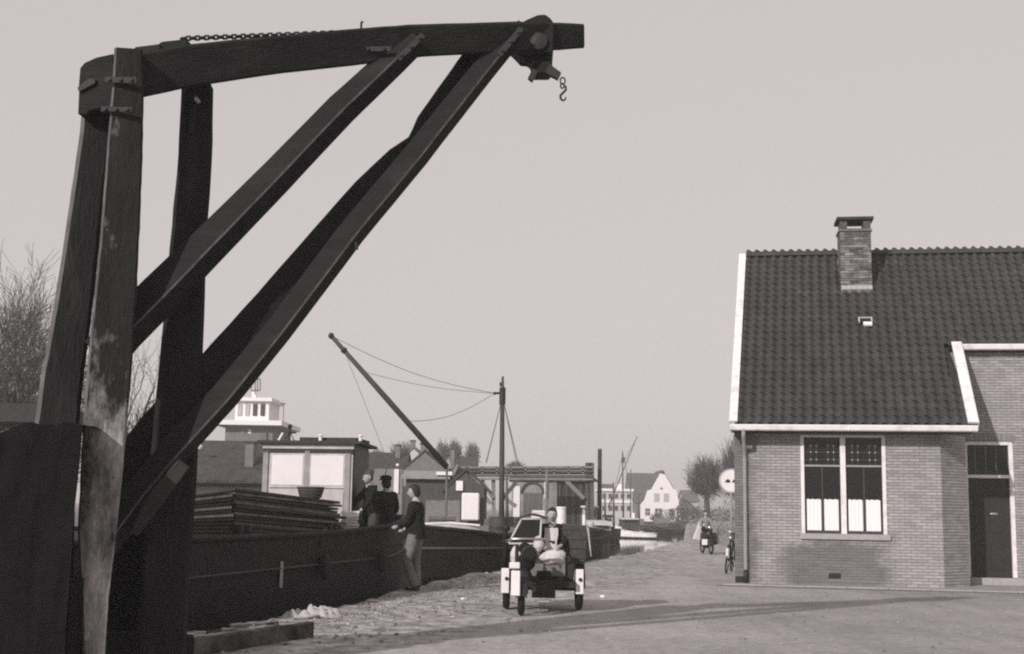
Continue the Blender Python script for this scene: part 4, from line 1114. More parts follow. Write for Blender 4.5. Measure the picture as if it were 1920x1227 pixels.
bx(1091, 1123, 949, 952, 73.8, 2.6, 'wheelhouse_roof', WHITE2, cbn)
bx(1092, 1097, 966, 987, 70, .3, 'white_vent', WHITE2, bA)
bx(1100, 1140, 977, 985, 69, 4, 'hatch', mat('pale_hatch', .5, .7), bA)
bx(1078, 1096, 989, 995, 63.5, .5, 'foredeck_board', WHITE2, bA)
bB, *_ = hull('motor_boat', 'small white motor boat with a dark cabin lying beside the motor barge', 'boat', (8.1, 111.5), (12.4, 108.6), 1.5,
    lambda t: -.45+.75*max(0, (.9-t)/.9)**1.8, mat('white_hull', .8, .5), lambda t: -.35, blunt=(1.2, 2), keel=-1.0, stripe=(lambda t: -.82, .07, IRON))
bx(1168, 1196, 974, 992, 110, 4, 'cabin', mat('dark_cabin', .05, .6), bB); bx(1166, 1198, 972, 974.5, 109.6, 5, 'cabin_roof', mat('pale_hatch', .5), bB)
bx(1185, 1190, 962, 975, 110, .3, 'funnel', WHITE2, bB)
for (nm, lb, a, b, bm_, zz, mt2) in (
        ('dark_barge', 'low dark barge in front of the white gabled house', (12.9, 128), (19.2, 146), 4.0, -.42, HULLGREY),
        ('dark_barge', 'farthest low dark barge at the head of the canal right of the white gabled house', (19.6, 160), (21.5, 185), 4.0, -.5, HULLGREY)):
    bC, *_ = hull(nm, lb, 'barge', a, b, bm_, lambda t: zz+.4*max(0, (.2-t)/.2), mt2, lambda t: zz-.1)
    q = M(); q.obox((a[0]-.8, a[1]+5, zz-.1), (1.8, 0, 0), (0, 3, 0), (0, 0, 1.1)); q.build('deck_house', mat('grey_deck_house', .15, .8, .3, 2), bC)
hull('dinghy', 'small dark dinghy floating in front of the farther grey barges left of the quay edge', 'boat', (12.6, 121.5), (15.2, 121), 1.1, lambda t: -.45+.15*abs(t-.5), BLACKHULL, lambda t: -.6)
bD, *_ = hull('fishing_boat', 'dark fishing boat with a pale cabin between the mooring post and the white motor boat', 'boat', (6.2, 92), (7.7, 100), 2.2, lambda t: .0+.4*max(0, (.3-t)/.3), BLACKHULL, lambda t: -.1)
bx(1134, 1148, 968, 984, 97, 1.5, 'cabin', mat('white_cabin', .6), bD); bx(1133, 1149, 966, 968.5, 96.8, 2, 'cabin_roof', IRON, bD); bx(1137, 1141, 972, 977, 96.9, .1, 'window_pane', GLASS, bD); bx(1143, 1146, 972, 977, 96.9, .1, 'window_pane', GLASS, bD)
# slim crane ship: mast, boom
yy = 118
ms = thing('crane_barge', 'dark crane barge with slim masts and a slanting boom beyond the white motor boat', 'barge', (P(1165, 985, yy).x, yy, -.9))
for (x0, y0, x1, y1, r, nm) in ((1169, 985, 1167, 846, .07, 'mast'), (1140, 952, 1195, 818, .05, 'boom'), (1182, 985, 1183, 880, .05, 'mast')):
    q = M(); q.tube([P(x0, y0, yy), P(x1, y1, yy)], [r*1.3, r*.7], 6); q.build(nm, mat('far_iron', .07, .8), ms, smooth=True)
bx(1166, 1172, 858, 868, yy, .3, 'masthead_block', mat('far_iron', .07), ms)
q = M(); q.tube([P(1168, 850, yy), P(1145, 950, yy)], .025, 4); q.tube([P(1168, 850, yy), P(1190, 960, yy)], .025, 4); q.tube([P(1195, 820, yy), P(1168, 868, yy)], .025, 4); q.build('rigging', mat('rigging_wire', .16), ms, kind='stuff')
bx(1126, 1152, 984, 1004, yy, 3, 'hull', BLACKHULL, ms); bx(1132, 1144, 966, 984, yy+.3, 2, 'deck_house', mat('grey_deck_house', .15), ms)
# bare mooring post, mid harbour
yy = 74
pl_ = P(1124, 960, yy); q = M(); q.tube([(pl_.x, yy, -1.5), (pl_.x, yy, P(1124, 842, yy).z)], [.15, .12], 10)
tag(q.build('mooring_post', mat('dark_pile', .035, .8, .3, 3), smooth=True), 'tall bare dark mooring post standing in the water at the end of the gantry', 'post')
yy = 50
pl_ = P(1044, 975, yy); q = M(); q.tube([(pl_.x, yy+14, -1.5), (pl_.x, yy+14, P(1044, 880, yy+14).z)], [.09, .07], 8)
tag(q.build('slim_post', mat('grey_pile', .16, .8, .3, 3), smooth=True), 'slim grey post rising beside the gantry behind the three wheeled carrier', 'post')

# ------------------------------------------------------------------ far buildings
ZB = -0.35
def gable_house(name, label, x0, x1, y, dep, wh, rh, wallm, roofm, along='x', group=None, chim=(), wins=(), cat='house', hip=0.0, par=None):
    """ridge along x (eaves to us) or along y (gable to us); wh/rh: heights of eaves and ridge"""
    t_ = thing(name, label, cat, ((x0+x1)/2, y, ZB), 0, group)
    q = M(); mx = (x0+x1)/2; my = y+dep/2
    if along == 'x':
        q.prism([(x0, y, ZB), (x0, y+dep, ZB), (x0, y+dep, wh), (x0, my, rh-.1), (x0, y, wh)], (x1-x0, 0, 0)); q.build('wall', wallm, t_)
        for (a, b, nm) in ((y-.3, my, 'roof'), (y+dep+.3, my, 'roof')):
            q = M(); e = wh-.3*(rh-wh)/(dep/2)
            q.prism([(x0-.2, a, e), (x1+.2, a, e), (x1+.2-hip, b, rh), (x0-.2+hip, b, rh)], (0, 0, .12)); q.build(nm, roofm, t_)
    else:
        q.prism([(x0, y, ZB), (x1, y, ZB), (x1, y, wh), (mx, y, rh-.1), (x0, y, wh)], (0, dep, 0)); q.build('wall', wallm, t_)
        for s, a in ((-1, x0-.25), (1, x1+.25)):
            q = M(); e = wh-.25*(rh-wh)/((x1-x0)/2)
            q.prism([(a, y-.05, e), (mx, y-.05, rh), (mx, y+dep, rh), (a, y+dep, e)], (0, 0, .15)); q.build('roof', roofm, t_)
    for (px0, px1, py0, py1) in wins:
        a = P(px0, py1, y-.03); b = P(px1, py0, y-.03)
        q = M(); q.obox((a.x, y-.04, a.z), (b.x-a.x, 0, 0), (0, .05, 0), (0, 0, b.z-a.z)); f = q.build('window', mat('far_window_frame', .6, .6), t_)
        w_ = b.x-a.x; h_ = b.z-a.z
        for ix in range(2):
            for iz in range(2):
                q = M(); q.obox((a.x+w_*(.1+.45*ix), y-.06, a.z+h_*(.08+.46*iz)), (w_*.35, 0, 0), (0, .03, 0), (0, 0, h_*.38)); q.build('pane', mat('far_glass', .05, .3), f)
    for (px0, px1, py0, py1, off) in chim:
        a = P(px0, py1, y+off); b = P(px1, py0, y+off)
        q = M(); q.obox((a.x, y+off, a.z-1.5), (b.x-a.x, 0, 0), (0, .8, 0), (0, 0, b.z-a.z+1.4)); cc = q.build('chimney', FARBRICK, t_)
        q = M(); q.obox((a.x-.06, y+off-.06, b.z-.1), (b.x-a.x+.12, 0, 0), (0, .92, 0), (0, 0, .12)); q.build('cap', mat('far_dark_cap', .05), cc)
    return t_
def gx(px, y): return P(px, 950, y).x
def gz(px, py, y): return P(px, py, y).z
# white gabled house at the head of the canal
Y = 212
T_ = thing('white_gabled_house', 'bright white house with a pointed neck gable facing the head of the canal', 'house', (gx(1240, Y), Y, ZB))
pts = [(1201, 985), (1277, 985), (1272, 936), (1268, 920), (1262, 916), (1247, 890), (1238, 888), (1221, 918), (1214, 920), (1208, 938), (1201, 946)]
q = M(); q.prism([P(x, y_, Y) for x, y_ in pts], (0, .5, 0)); q.build('gable_wall', WHITE2, T_)
q = M(); e0 = P(1203, 950, Y); e1 = P(1275, 950, Y)
q.obox((e0.x, Y+.5, ZB), (e1.x-e0.x, 0, 0), (0, 11, 0), (0, 0, gz(1240, 940, Y)-ZB)); q.build('side_wall', FARBRICK, T_)
for (a, b) in (((1201, 944), (1243, 884)), ((1273, 935), (1243, 884))):
    q = M(); A_ = P(*a, Y+.3); B_ = P(*b, Y+.3); q.prism([A_, B_, B_+Vector((0, 11, 0)), A_+Vector((0, 11, 0))], (0, 0, .25)); q.build('roof', mat('far_mid_roof', .08), T_)
for (a, b, c, d) in ((1209, 1219, 953, 967), (1227, 1242, 953, 968), (1254, 1264, 954, 968), (1226, 1236, 925, 941), (1244, 1254, 925, 941)):
    p0 = P(a, d, Y-.02); p1 = P(b, c, Y-.02); q = M(); q.obox((p0.x, Y-.08, p0.z), (p1.x-p0.x, 0, 0), (0, .07, 0), (0, 0, p1.z-p0.z)); f = q.build('window', mat('far_window_frame', .55), T_)
    w_ = p1.x-p0.x; h_ = p1.z-p0.z
    for ix in range(2):
        for iz in range(2):
            q = M(); q.obox((p0.x+w_*(.1+.45*ix), Y-.11, p0.z+h_*(.07+.47*iz)), (w_*.36, 0, 0), (0, .03, 0), (0, 0, h_*.39)); q.build('pane', mat('far_glass', .05, .3) if c > 940 else mat('pale_far_glass', .4), f)
q = M(); q.lathe((gx(1240, Y), Y-.05, gz(1240, 916, Y)), [(.22, -.03), (.22, .03)], 12, 'Y'); q.build('round_vent', mat('far_grey_trim', .25), T_)
gable_house('grey_roofed_house', 'house with a long grey roof joined behind the left side of the white gabled house', gx(1182, 222), gx(1236, 222), 222, 10, gz(1200, 938, 222), gz(1200, 887, 222), FARMID, mat('far_mid_roof', .08))
Y = 190
T_ = thing('white_canal_house', 'wide white building with a small roof turret behind the crane barge', 'house', (gx(1150, Y), Y, ZB))
bx(1124, 1186, 919, 985, Y, 8, 'wall', FARPALE, T_); bx(1122, 1188, 917, 921, Y-.3, 8.6, 'cornice', WHITE2, T_); bx(1155, 1165, 908, 918, Y+1, 1, 'turret', WHITE2, T_)
bx(1128, 1150, 908, 917, Y+2, 5, 'roof', mat('far_mid_roof', .08), T_)
for k in range(5):
    for (c, d) in ((926, 935), (948, 958)):
        f = bx(1129+11.5*k, 1136+11.5*k, c, d, Y-.08, .1, 'window', mat('far_grey_trim', .25), T_); bx(1130+11.5*k, 1135+11.5*k, c+1, d-1, Y-.12, .05, 'pane', mat('far_glass', .05), f)
bx(1124, 1186, 939, 943, Y-.15, .2, 'string_course', WHITE2, T_)
gable_house('low_pale_house', 'low pale house among shrubs right of the white gabled house', gx(1283, 225), gx(1310, 225), 225, 8, gz(1290, 940, 225), gz(1290, 920, 225), FARPALE, FARROOFG)
bx(1276, 1312, 972, 977, 208, .4, 'quay_rail_wall', FARPALE)
o = bpy.data.objects['quay_rail_wall']; o.name = 'low_wall'; tag(o, 'low pale wall at the head of the canal below the pale house', 'wall')
# tower with white lantern room on the left
Y = 110
T_ = thing('belvedere_tower', 'brick tower block topped by a white windowed lantern room and an aerial behind the wheelhouse', 'tower', (gx(465, Y), Y, ZB))
bx(414, 512, 795, 985, Y, 8, 'brick_body', FARBRICK, T_)
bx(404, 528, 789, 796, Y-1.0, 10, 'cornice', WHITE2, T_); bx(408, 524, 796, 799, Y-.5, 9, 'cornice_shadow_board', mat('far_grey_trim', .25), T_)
ln = bx(440, 505, 751, 789, Y+.6, 5, 'lantern_room', WHITE2, T_); bx(436, 510, 746, 751.5, Y+.2, 6, 'lantern_roof', WHITE2, T_)
for k in range(4): bx(445+14.3*k, 454+14.3*k, 758, 780, Y+.52, .1, 'window_pane', mat('far_glass', .05) if k > 1 else mat('pale_far_glass', .4), ln)
bx(472, 480, 735, 747, Y+2, .5, 'roof_finial', WHITE2, T_)
q = M()
for (a, b) in (((478, 740), (479, 706)), ((472, 712), (488, 711)), ((471, 733), (488, 732)), ((472, 712), (471, 733)), ((483, 712), (483, 735)), ((488, 711), (488, 732)), ((531, 795), (532, 756)), ((527, 758), (536, 757))):
    q.tube([P(*a, Y+2), P(*b, Y+2)], .045 if a[0] != 531 else .03, 5)
q.build('aerial', mat('far_iron', .07), T_)
for px in (455, 468):
    bx(px-3, px+3, 805, 813, Y-.05, .1, 'wall_emblem', mat('far_grey_trim', .25) if px == 455 else WHITE2, T_)
# brown roofed shed in front of the tower, left bank
Y = 62
T_ = gable_house('boat_shed', 'broad low shed with a mottled brown roof in front of the brick tower', gx(300, Y), gx(502, Y), Y, 10, gz(430, 902, Y), gz(430, 822, Y), FARROOF, mat('mottled_shed_roof', .05, .9, .5, 1.6), chim=((459, 476, 828, 864, 1.5),))
bx(488, 500, 812, 830, Y+4.6, .6, 'chimney', FARBRICK, T_)
q = M(); c = P(374, 838, Y+2); q.ball(c, .16, 8); tag(q.build('float_ball', WHITE2), 'white ball resting at the left end of the brown shed roof', 'ball')
# houses behind the wheelhouse and workers
Y = 95
gable_house('dark_roofed_house', 'house with a long dark roof and chimney just right of the barge wheelhouse', gx(680, Y), gx(752, Y), Y, 9, gz(720, 882, Y), gz(720, 847, Y), FARBRICK, FARROOF, chim=((741, 750, 834, 850, 3),))
gable_house('gabled_house', 'dark roofed house with twin chimneys behind the boy in the dark jacket', gx(752, 88), gx(838, 88), 88, 9, gz(790, 884, 88), gz(790, 846, 88), FARBRICK, FARROOF, along='y', chim=((788, 799, 831, 858, 2),))
gable_house('tall_pale_house', 'pale gable with a chimney rising between the two dark roofed houses', gx(757, 118), gx(790, 118), 118, 9, gz(770, 858, 118), gz(770, 840, 118), FARPALE, FARROOFG, along='y', chim=((769, 778, 826, 848, 2),))
gable_house('far_dark_roof_house', 'small house with a steep dark roof below the foot of the derrick boom', gx(852, 130), gx(888, 130), 130, 9, gz(870, 882, 130), gz(870, 855, 130), FARBRICK, FARROOF, chim=((844, 852, 842, 862, 3),))
bx(699, 755, 880, 985, 75, 6, 'mid_house', FARMID); o = bpy.data.objects['mid_house']; o.name = 'flat_grey_house'; tag(o, 'flat grey house wall with a white pilaster behind the men on the barge', 'house')
bx(738, 748, 880, 925, 74.9, .08, 'pilaster', WHITE2, o)
bx(756, 764, 882, 912, 74.9, .08, 'shutter', mat('far_grey_trim', .25), o)
# lamp on a curved arm
Y = 52
lp = thing('street_lamp', 'curved iron street lamp with a white globe above the man with the cap', 'street lamp', (gx(723, Y), Y, ZB))
q = M(); q.tube([(gx(722, Y), Y, ZB)]+[P(x, y_, Y) for x, y_ in ((722, 892), (725, 878), (732, 867), (741, 862), (745, 866))], .03, 6); q.build('pole', mat('lamp_iron', .08), lp, smooth=True)
q = M(); q.ball(P(745.5, 872.5, Y), .07, 10); q.build('globe', WHITE2, lp, smooth=True)
# sheds by the slipway
Y = 60
T_ = gable_house('pale_roofed_shed', 'wooden shed with a shallow pale roof beside the slipway', gx(760, Y), gx(835, Y), Y, 4, gz(800, 897, Y), gz(800, 886, Y), mat('shed_boards', .07, .9, .4, 3, .4, 9, (4, 4, .4)), mat('pale_shed_roof', .28, .8), cat='shed')
bx(818, 848, 885, 891, Y-.4, 1.5, 'white_roof_end', WHITE2, T_)
Y = 58
T_ = gable_house('open_shed', 'dark open shed with a white tarpaulin hung in its doorway', gx(838, Y), gx(908, Y), Y, 6, gz(870, 915, Y), gz(870, 882, Y), mat('shed_boards', .07), mat('shed_roof', .05), along='y', cat='shed')
bx(855, 868, 902, 920, Y-.1, .1, 'white_gable_board', WHITE2, T_)
tp = bx(865, 899, 925, 976, Y-.8, .5, 'white_tarpaulin', WHITE2, None, .05); tag(tp, 'white tarpaulin sheet hanging upright in front of the dark open shed', 'tarpaulin')
# picket fence
Y = 50
fe = thing('picket_fence', 'grey picket fence along the slipway behind the boy in the dark jacket', 'fence', (gx(830, Y), Y, ZB))
for k in range(20):
    px = 800+3.2*k; a = P(px, 940+rnd.uniform(-1, 1), Y); q = M(); q.prism([(a.x-.03, Y, ZB), (a.x+.03, Y, ZB), (a.x+.03, Y, a.z), (a.x, Y, a.z+.05), (a.x-.03, Y, a.z)], (0, .02, 0)); q.build('picket', mat('grey_picket', .2, .9), fe)
q = M(); q.obox((gx(799, Y), Y+.03, gz(830, 945, Y)), (1.35, 0, 0), (0, .04, 0), (0, 0, .06)); q.build('fence_rail', mat('grey_picket', .2), fe)
# timber gantry / slipway trestle
Y = 73
ga = thing('timber_gantry', 'long timber gantry with two rails and braced posts across the slipway', 'gantry', (gx(980, Y), Y, ZB))
GW = mat('gantry_timber', .19, .85, .3, 2)
GD = mat('dark_gantry_timber', .08, .85, .3, 2)
def gbeam(x0, y0, x1, y1, w_, dep, mt, nm, yo=0.0):
    a = P(x0, y0, Y+yo); b = P(x1, y1, Y+yo); t_ = (b-a).normalized(); s_ = Vector((-t_.z, 0, t_.x))*w_
    q = M(); q.obox(a-s_/2, b-a, (0, dep, 0), s_); return q.build(nm, mt, ga)
gbeam(838, 877, 1112, 876, .12, .15, GW, 'hand_rail'); gbeam(838, 884, 1112, 884, .10, .15, GD, 'mid_rail'); gbeam(838, 892, 1112, 893, .12, .5, GD, 'main_beam'); gbeam(838, 898, 1112, 899, .12, .3, GW, 'lower_beam', -.2)
gbeam(838, 880.5, 1112, 880, .10, .12, GW, 'mid_rail', .3); gbeam(838, 887.5, 1112, 888, .12, .12, GW, 'mid_rail', .3)
for x in range(850, 1110, 27): gbeam(x, 876, x, 891, .08, .1, GW, 'rail_post')
for x in (868, 905, 925, 1040, 1110): gbeam(x, 898, x+1, 985, .22, .25, GW if x != 1110 else GD, 'post')
for (a, b, c, d) in ((905, 905, 925, 935), (968, 905, 942, 935), (885, 902, 920, 945), (1062, 902, 1095, 935), (940, 930, 968, 950)): gbeam(a, b, c, d, .22, .2, GW if a != 968 else GD, 'brace', -.1)
for x in (1104, 1108): gbeam(x, 868, x, 985, .35, .4, GD, 'end_post', .1)
gbeam(858, 872, 842, 905, .15, .2, GW, 'brace', -.3)
# workshop behind the gantry
Y = 80
T_ = gable_house('arched_workshop', 'pale workshop with a big arched doorway behind the gantry', gx(960, Y), gx(1046, Y), Y, 8, gz(1000, 899, Y), gz(1000, 893, Y), mat('workshop_plaster', .26, .9, .4, 1.2), mat('shed_roof', .05), cat='workshop')
q = M(); c = P(998, 925, Y-.05); r0, r1 = 22/FPX*Y, 18/FPX*Y
ar = [(c.x+r0*math.cos(a), Y-.1, c.z+r0*math.sin(a)) for a in [math.pi*k/12 for k in range(13)]]; ai = [(c.x+r1*math.cos(a), Y-.1, c.z+r1*math.sin(a)) for a in [math.pi*k/12 for k in range(12, -1, -1)]]
for k in range(12): q.prism([ar[k], ar[k+1], ai[11-k], ai[12-k]], (0, .15, 0))
q.build('arch', mat('dark_arch', .05), T_)
bx(980, 1016, 925, 985, Y-.05, .06, 'arch_doors', mat('grey_doors', .12, .9, .4, 3, 0, 5, (4, 4, .3)), T_)
bx(962, 975, 912, 985, Y-.06, .06, 'pale_board', WHITE2, T_); bx(1020, 1028, 903, 935, Y-.06, .06, 'pale_board', WHITE2, T_)
Y = 76
T_ = gable_house('plank_shed', 'dark plank shed under the right end of the gantry', gx(1042, Y), gx(1113, Y), Y, 8, gz(1080, 903, Y), gz(1080, 894, Y), mat('dark_wall', .03), FARROOF, cat='shed')
for k in range(16):
    bx(1043+4.35*k, 1046.6+4.35*k, 905+rnd.uniform(0, 3), 985, Y-.06, .05, 'wall_plank', [mat('plank_a', .055, .9, .3, 3), mat('plank_b', .09, .9, .3, 3), mat('plank_c', .035, .9)][k*7 % 3], T_)
# slipway clutter
for k, (px, py, w_, h_, y_, nm, lb, ct, mt2) in enumerate((
        (925, 985, .9, .55, 56, 'timber_pile', 'grey pile of sawn timber left of the mast foot on the slipway', 'timber', WOODG),
        (1052, 975, .4, 1.3, 60, 'white_drum', 'upright white drum on the quay beside the slim grey post', 'drum', WHITE2),
        (765, 985, .7, .5, 45, 'fish_box', 'pale fish box on the slipway left of the boy in the dark jacket', 'box', FARPALE),
        (1018, 962, 1.2, .4, 66, 'white_boat_cover', 'white cover over a boat on the slipway behind the carrier windscreen', 'cover', WHITE2))):
    c = P(px, py, y_); q = M()
    if nm == 'white_drum': q.lathe((c.x, y_, c.z-.4), [(.22, 0), (.24, .1), (.22, .12), (.22, .9), (.24, .95), (.22, 1.0)], 14)
    else:
        for j in range(3): q.box((c.x+.04*j, y_, c.z+h_*(j/3)-.2), (w_, .8, h_/3*.9), rz=.05*j)
    tag(q.build(nm, mt2), lb, ct)

# ------------------------------------------------------------------ trees
def grow(seed, base, h, spread, levels, trunk_r, upright=.6, n0=4, shape='round', twig_r=.012, split0=.25, fac=3):
    r = random.Random(seed); tr = M(); cr_ = M()
    def br(p, d, ln, rad, lv):
        pts = [p]; rr = [rad]; steps = 3 if lv > 2 else 5
        dd = d.copy()
        for k in range(steps):
            dd = (dd+Vector((r.gauss(0, .13), r.gauss(0, .13), r.gauss(0, .06)+.05*upright))).normalized()
            pts.append(pts[-1]+dd*ln/steps); rr.append(max(twig_r*.6, rad*(1-.6*(k+1)/steps)))
        (tr if lv == 0 else cr_).tube(pts, rr, 7 if lv < 2 else 3, cap=False)
        if lv >= levels: return
        nb = n0 if lv == 0 else fac+ (1 if lv < levels-1 else 2)
        for k in range(nb+ (2 if lv == 0 else 0)):
            f = split0+(1-split0)*(k+r.random())/(nb+ (2 if lv == 0 else 0)); f = min(.99, f); idx = min(steps-1, int(f*steps)); q0 = pts[idx].lerp(pts[idx+1], f*steps-idx)
            an = r.uniform(0, 2*math.pi); sd = dd.orthogonal().normalized(); sd = Matrix.Rotation(an, 3, dd) @ sd
            nd = (dd*(1-spread*.5)+sd*spread*r.uniform(.6, 1.2)+Vector((0, 0, upright*.4))).normalized()
            br(q0, nd, ln*r.uniform(.5, .78), rr[idx]*.62, lv+1)
    br(Vector(base), Vector((0, 0, 1)), h*.5, trunk_r, 0)
    return tr, cr_
def tree(label, seed, base, h, **kw):
    bm_ = kw.pop('barkm', BARK); tm = kw.pop('twigm', TWIG)
    t_ = thing('bare_tree', label, 'tree', base, 0, kw.pop('group', None))
    a, b = grow(seed, base, h, **kw); a.build('trunk', bm_, t_, smooth=True); b.build('crown', tm, t_, kind=None)
    return t_
def round_tree(label, seed, base, crown_c, rad, trunk_r, n, tw, group=None, bm_=None, tm=None, gap=.0):
    r = random.Random(seed); t_ = thing('bare_tree', label, 'tree', base, 0, group); base = Vector(base); cc = Vector(crown_c)
    q = M(); fork = Vector((cc.x, cc.y, cc.z-rad[2]*.75))
    q.tube([base, base.lerp(fork, .5)+Vector((.05, 0, 0)), fork, fork+Vector((0, 0, rad[2]*.5))], [trunk_r*1.2, trunk_r, trunk_r*.8, trunk_r*.35], 8)
    q.build('trunk', bm_ or BARK, t_, smooth=True)
    q = M(); limbs = []
    for k in range(16):
        an = 2*math.pi*(k+r.random()*.6)/16; el = r.uniform(.15, 1.35)
        d = Vector((math.cos(an)*math.cos(el)*rad[0], math.sin(an)*math.cos(el)*rad[1], rad[2]*(math.sin(el)*1.5-.55)))*.8
        e = cc+d; m1 = fork.lerp(e, .5)+Vector((d.x*.12, d.y*.12, -rad[2]*.06)); s0 = fork+Vector((0, 0, rad[2]*.3*r.random()))
        q.tube([s0, m1, e], [trunk_r*.4, trunk_r*.22, trunk_r*.08], 5, cap=False)
        limbs.append((s0, m1, e))
    for _ in range(n):
        s0, m1, e = r.choice(limbs); f = r.random()
        p = s0.lerp(m1, f*2) if f < .5 else m1.lerp(e, f*2-1)
        while True:
            v = Vector((r.uniform(-1, 1), r.uniform(-1, 1), r.uniform(-1, 1)))
            if v.length < 1: break
        v = v.normalized()*(.55+.48*r.random())*(1+.32*noise.noise(v*2.3+Vector((seed, 0, 0))))
        t = cc+Vector((v.x*rad[0], v.y*rad[1], v.z*rad[2]))
        if (t-p).length > rad[0]*1.1: p = p.lerp(t, .45)
        md = p.lerp(t, .5)+Vector((r.gauss(0, 1), r.gauss(0, 1), r.gauss(0, 1)))*rad[0]*.05
        q.tube([p, md, t], [tw*1.7, tw*1.1, tw*.6], 3, cap=False)
    q.build('crown', tm or TWIG, t_)
    return t_
# tall bare trees at the left
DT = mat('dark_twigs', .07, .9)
for k, (px, y_, h, sd, lb) in enumerate(((30, 46, 10.4, 11, 'tall bare tree with upright shoots, leftmost against the sky'), (88, 48, 11.0, 5, 'tall bare tree half hidden behind the raking leg of the timber crane'), (-30, 44, 9.4, 8, 'bare tree cut by the left edge of the picture'), (270, 52, 9.6, 17, 'small bare tree seen between the two posts of the timber crane'))):
    tree(lb, sd, (gx(px, y_), y_, ZB), h, spread=.62, levels=5 if k < 2 else 4, trunk_r=.2, upright=.55, n0=7, split0=.12, twig_r=.012, barkm=DT, twigm=DT, fac=3)
bx(-60, 78, 757, 790, 40, 5, 'far_roof', mat('dark_left_roof', .03)); o = bpy.data.objects['far_roof']; o.name = 'dark_shed'
tag(o, 'flat dark shed roof below the bare trees at the left edge', 'shed')
for px in (-55, 5, 70): bx(px, px+7, 790, 985, 40.3, .3, 'post', DARKP, o)
# round tree by the water, trees behind the house
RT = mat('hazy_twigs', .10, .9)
def far_tree(label, seed, px, y, py_top, py_bot, wpx, n, tw, tr_, group=None, tm=None, base_py=None):
    zt2, zb2 = gz(px, py_top, y), gz(px, py_bot, y); c = (gx(px, y), y, (zt2+zb2)/2)
    round_tree(label, seed, (c[0], y, 0 if px > 1200 else ZB), c, (wpx/2/FPX*y, wpx/2/FPX*y, (zt2-zb2)/2), tr_, n, tw, group, None, tm)
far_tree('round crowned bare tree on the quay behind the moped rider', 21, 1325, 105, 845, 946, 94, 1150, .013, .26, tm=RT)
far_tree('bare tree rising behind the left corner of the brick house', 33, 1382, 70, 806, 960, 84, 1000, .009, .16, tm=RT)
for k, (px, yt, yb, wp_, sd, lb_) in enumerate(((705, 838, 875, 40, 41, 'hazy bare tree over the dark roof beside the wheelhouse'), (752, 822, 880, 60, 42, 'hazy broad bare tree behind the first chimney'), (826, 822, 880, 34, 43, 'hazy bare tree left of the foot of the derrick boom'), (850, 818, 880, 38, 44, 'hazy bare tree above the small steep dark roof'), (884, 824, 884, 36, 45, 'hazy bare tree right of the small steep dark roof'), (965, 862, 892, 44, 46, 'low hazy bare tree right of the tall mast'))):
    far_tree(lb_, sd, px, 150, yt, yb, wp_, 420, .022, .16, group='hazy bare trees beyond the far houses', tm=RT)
# shrubs and hedge at the head of the canal
for k, (px, py, y_, rx, rzz, nm, lb) in enumerate(((1230, 978, 207, 1.0, .8, 'shrub', 'round dark shrub in front of the white gabled house'), (1290, 990, 150, 2.2, 1.4, 'shrub', 'low shrub on the quay edge beside the farthest barge'), (1345, 975, 60, 1.4, 1.4, 'shrub', 'pale tangled shrub behind the moped rider'), (1368, 985, 58, .8, 1.2, 'shrub', 'pale tangled shrub behind the pole of the road sign'))):
    c = P(px, py, y_); t_ = thing(nm, lb, 'shrub', (c.x, y_, 0 if y_ < 200 else ZB))
    q = M(); leaves(q, (c.x, y_, rzz*.75+(-.1 if y_ < 200 else ZB)), (rx, 1.2, rzz), 1500, .10 if y_ > 100 else .05, 50+k); q.build('foliage', HEDGE if y_ > 100 else mat('pale_leaves', .2, .9, .3), t_, kind='stuff')
    q = M(); q.tube([(c.x, y_, -.3), (c.x+.05, y_, rzz*.6)], [.06, .03], 6); q.build('stem', BARK, t_)
q = M()
leaves(q, (gx(1325, 200), 200, .6), (9, 1.5, 1.6), 5000, .16, 77)
tag(q.build('hedge', HEDGE, kind='stuff'), 'long low hedge closing the view at the end of the quay road', 'hedge')
# ------------------------------------------------------------------ loose grit and clutter
q = M(); rr_ = random.Random(5)
for _ in range(2600):
    y = rr_.uniform(13, 32)**1.0; x = interp(EDGE_PTS, y)+.1+abs(rr_.gauss(0, 1.1)); s_ = rr_.choice((.010, .012, .018, .034))*rr_.uniform(.6, 1.2)
    if x > interp(EDGE_PTS, y)+4: continue
    c = Vector((x, y, .01)); a = [c+Vector((s_*rr_.uniform(.6, 1.3)*math.cos(t), s_*rr_.uniform(.6, 1.3)*math.sin(t), 0)) for t in (0, 1.3, 2.6, 3.8, 5.1)]
    q.tone = rr_.uniform(.3, 1.7); tp_ = [c+(p-c)*.55+Vector((s_*.1, 0, s_*rr_.uniform(.35, .6))) for p in a]; q.add(a+tp_, [(k, (k+1) % 5, 5+(k+1) % 5, 5+k) for k in range(5)]+[(5, 6, 7, 8, 9)])
tag(q.build('rubble', mat('grit', .24, .95, .3, 9, attr='tone'), kind='stuff'), 'scattered grit and small rubble on the sandy strip along the quay edge', 'rubble')
q = M()
for _ in range(1600):
    x = rr_.uniform(-3, 9); y = rr_.uniform(13, 26)
    if x < interp(EDGE_PTS, y)+.2 or rr_.random() < .4: continue
    s_ = rr_.uniform(.006, .02); c = Vector((x, y, .008)); a = [c+Vector((s_*math.cos(t), s_*math.sin(t), 0)) for t in (0, 1.3, 2.6, 3.8, 5.1)]
    q.tone = rr_.uniform(.3, 1.6); tp_ = [c+(p-c)*.55+Vector((0, 0, s_*.5)) for p in a]; q.add(a+tp_, [(k, (k+1) % 5, 5+(k+1) % 5, 5+k) for k in range(5)]+[(5, 6, 7, 8, 9)])
tag(q.build('gravel', mat('grit', .24), kind='stuff'), 'fine gravel scattered over the road in front of the brick house', 'gravel')
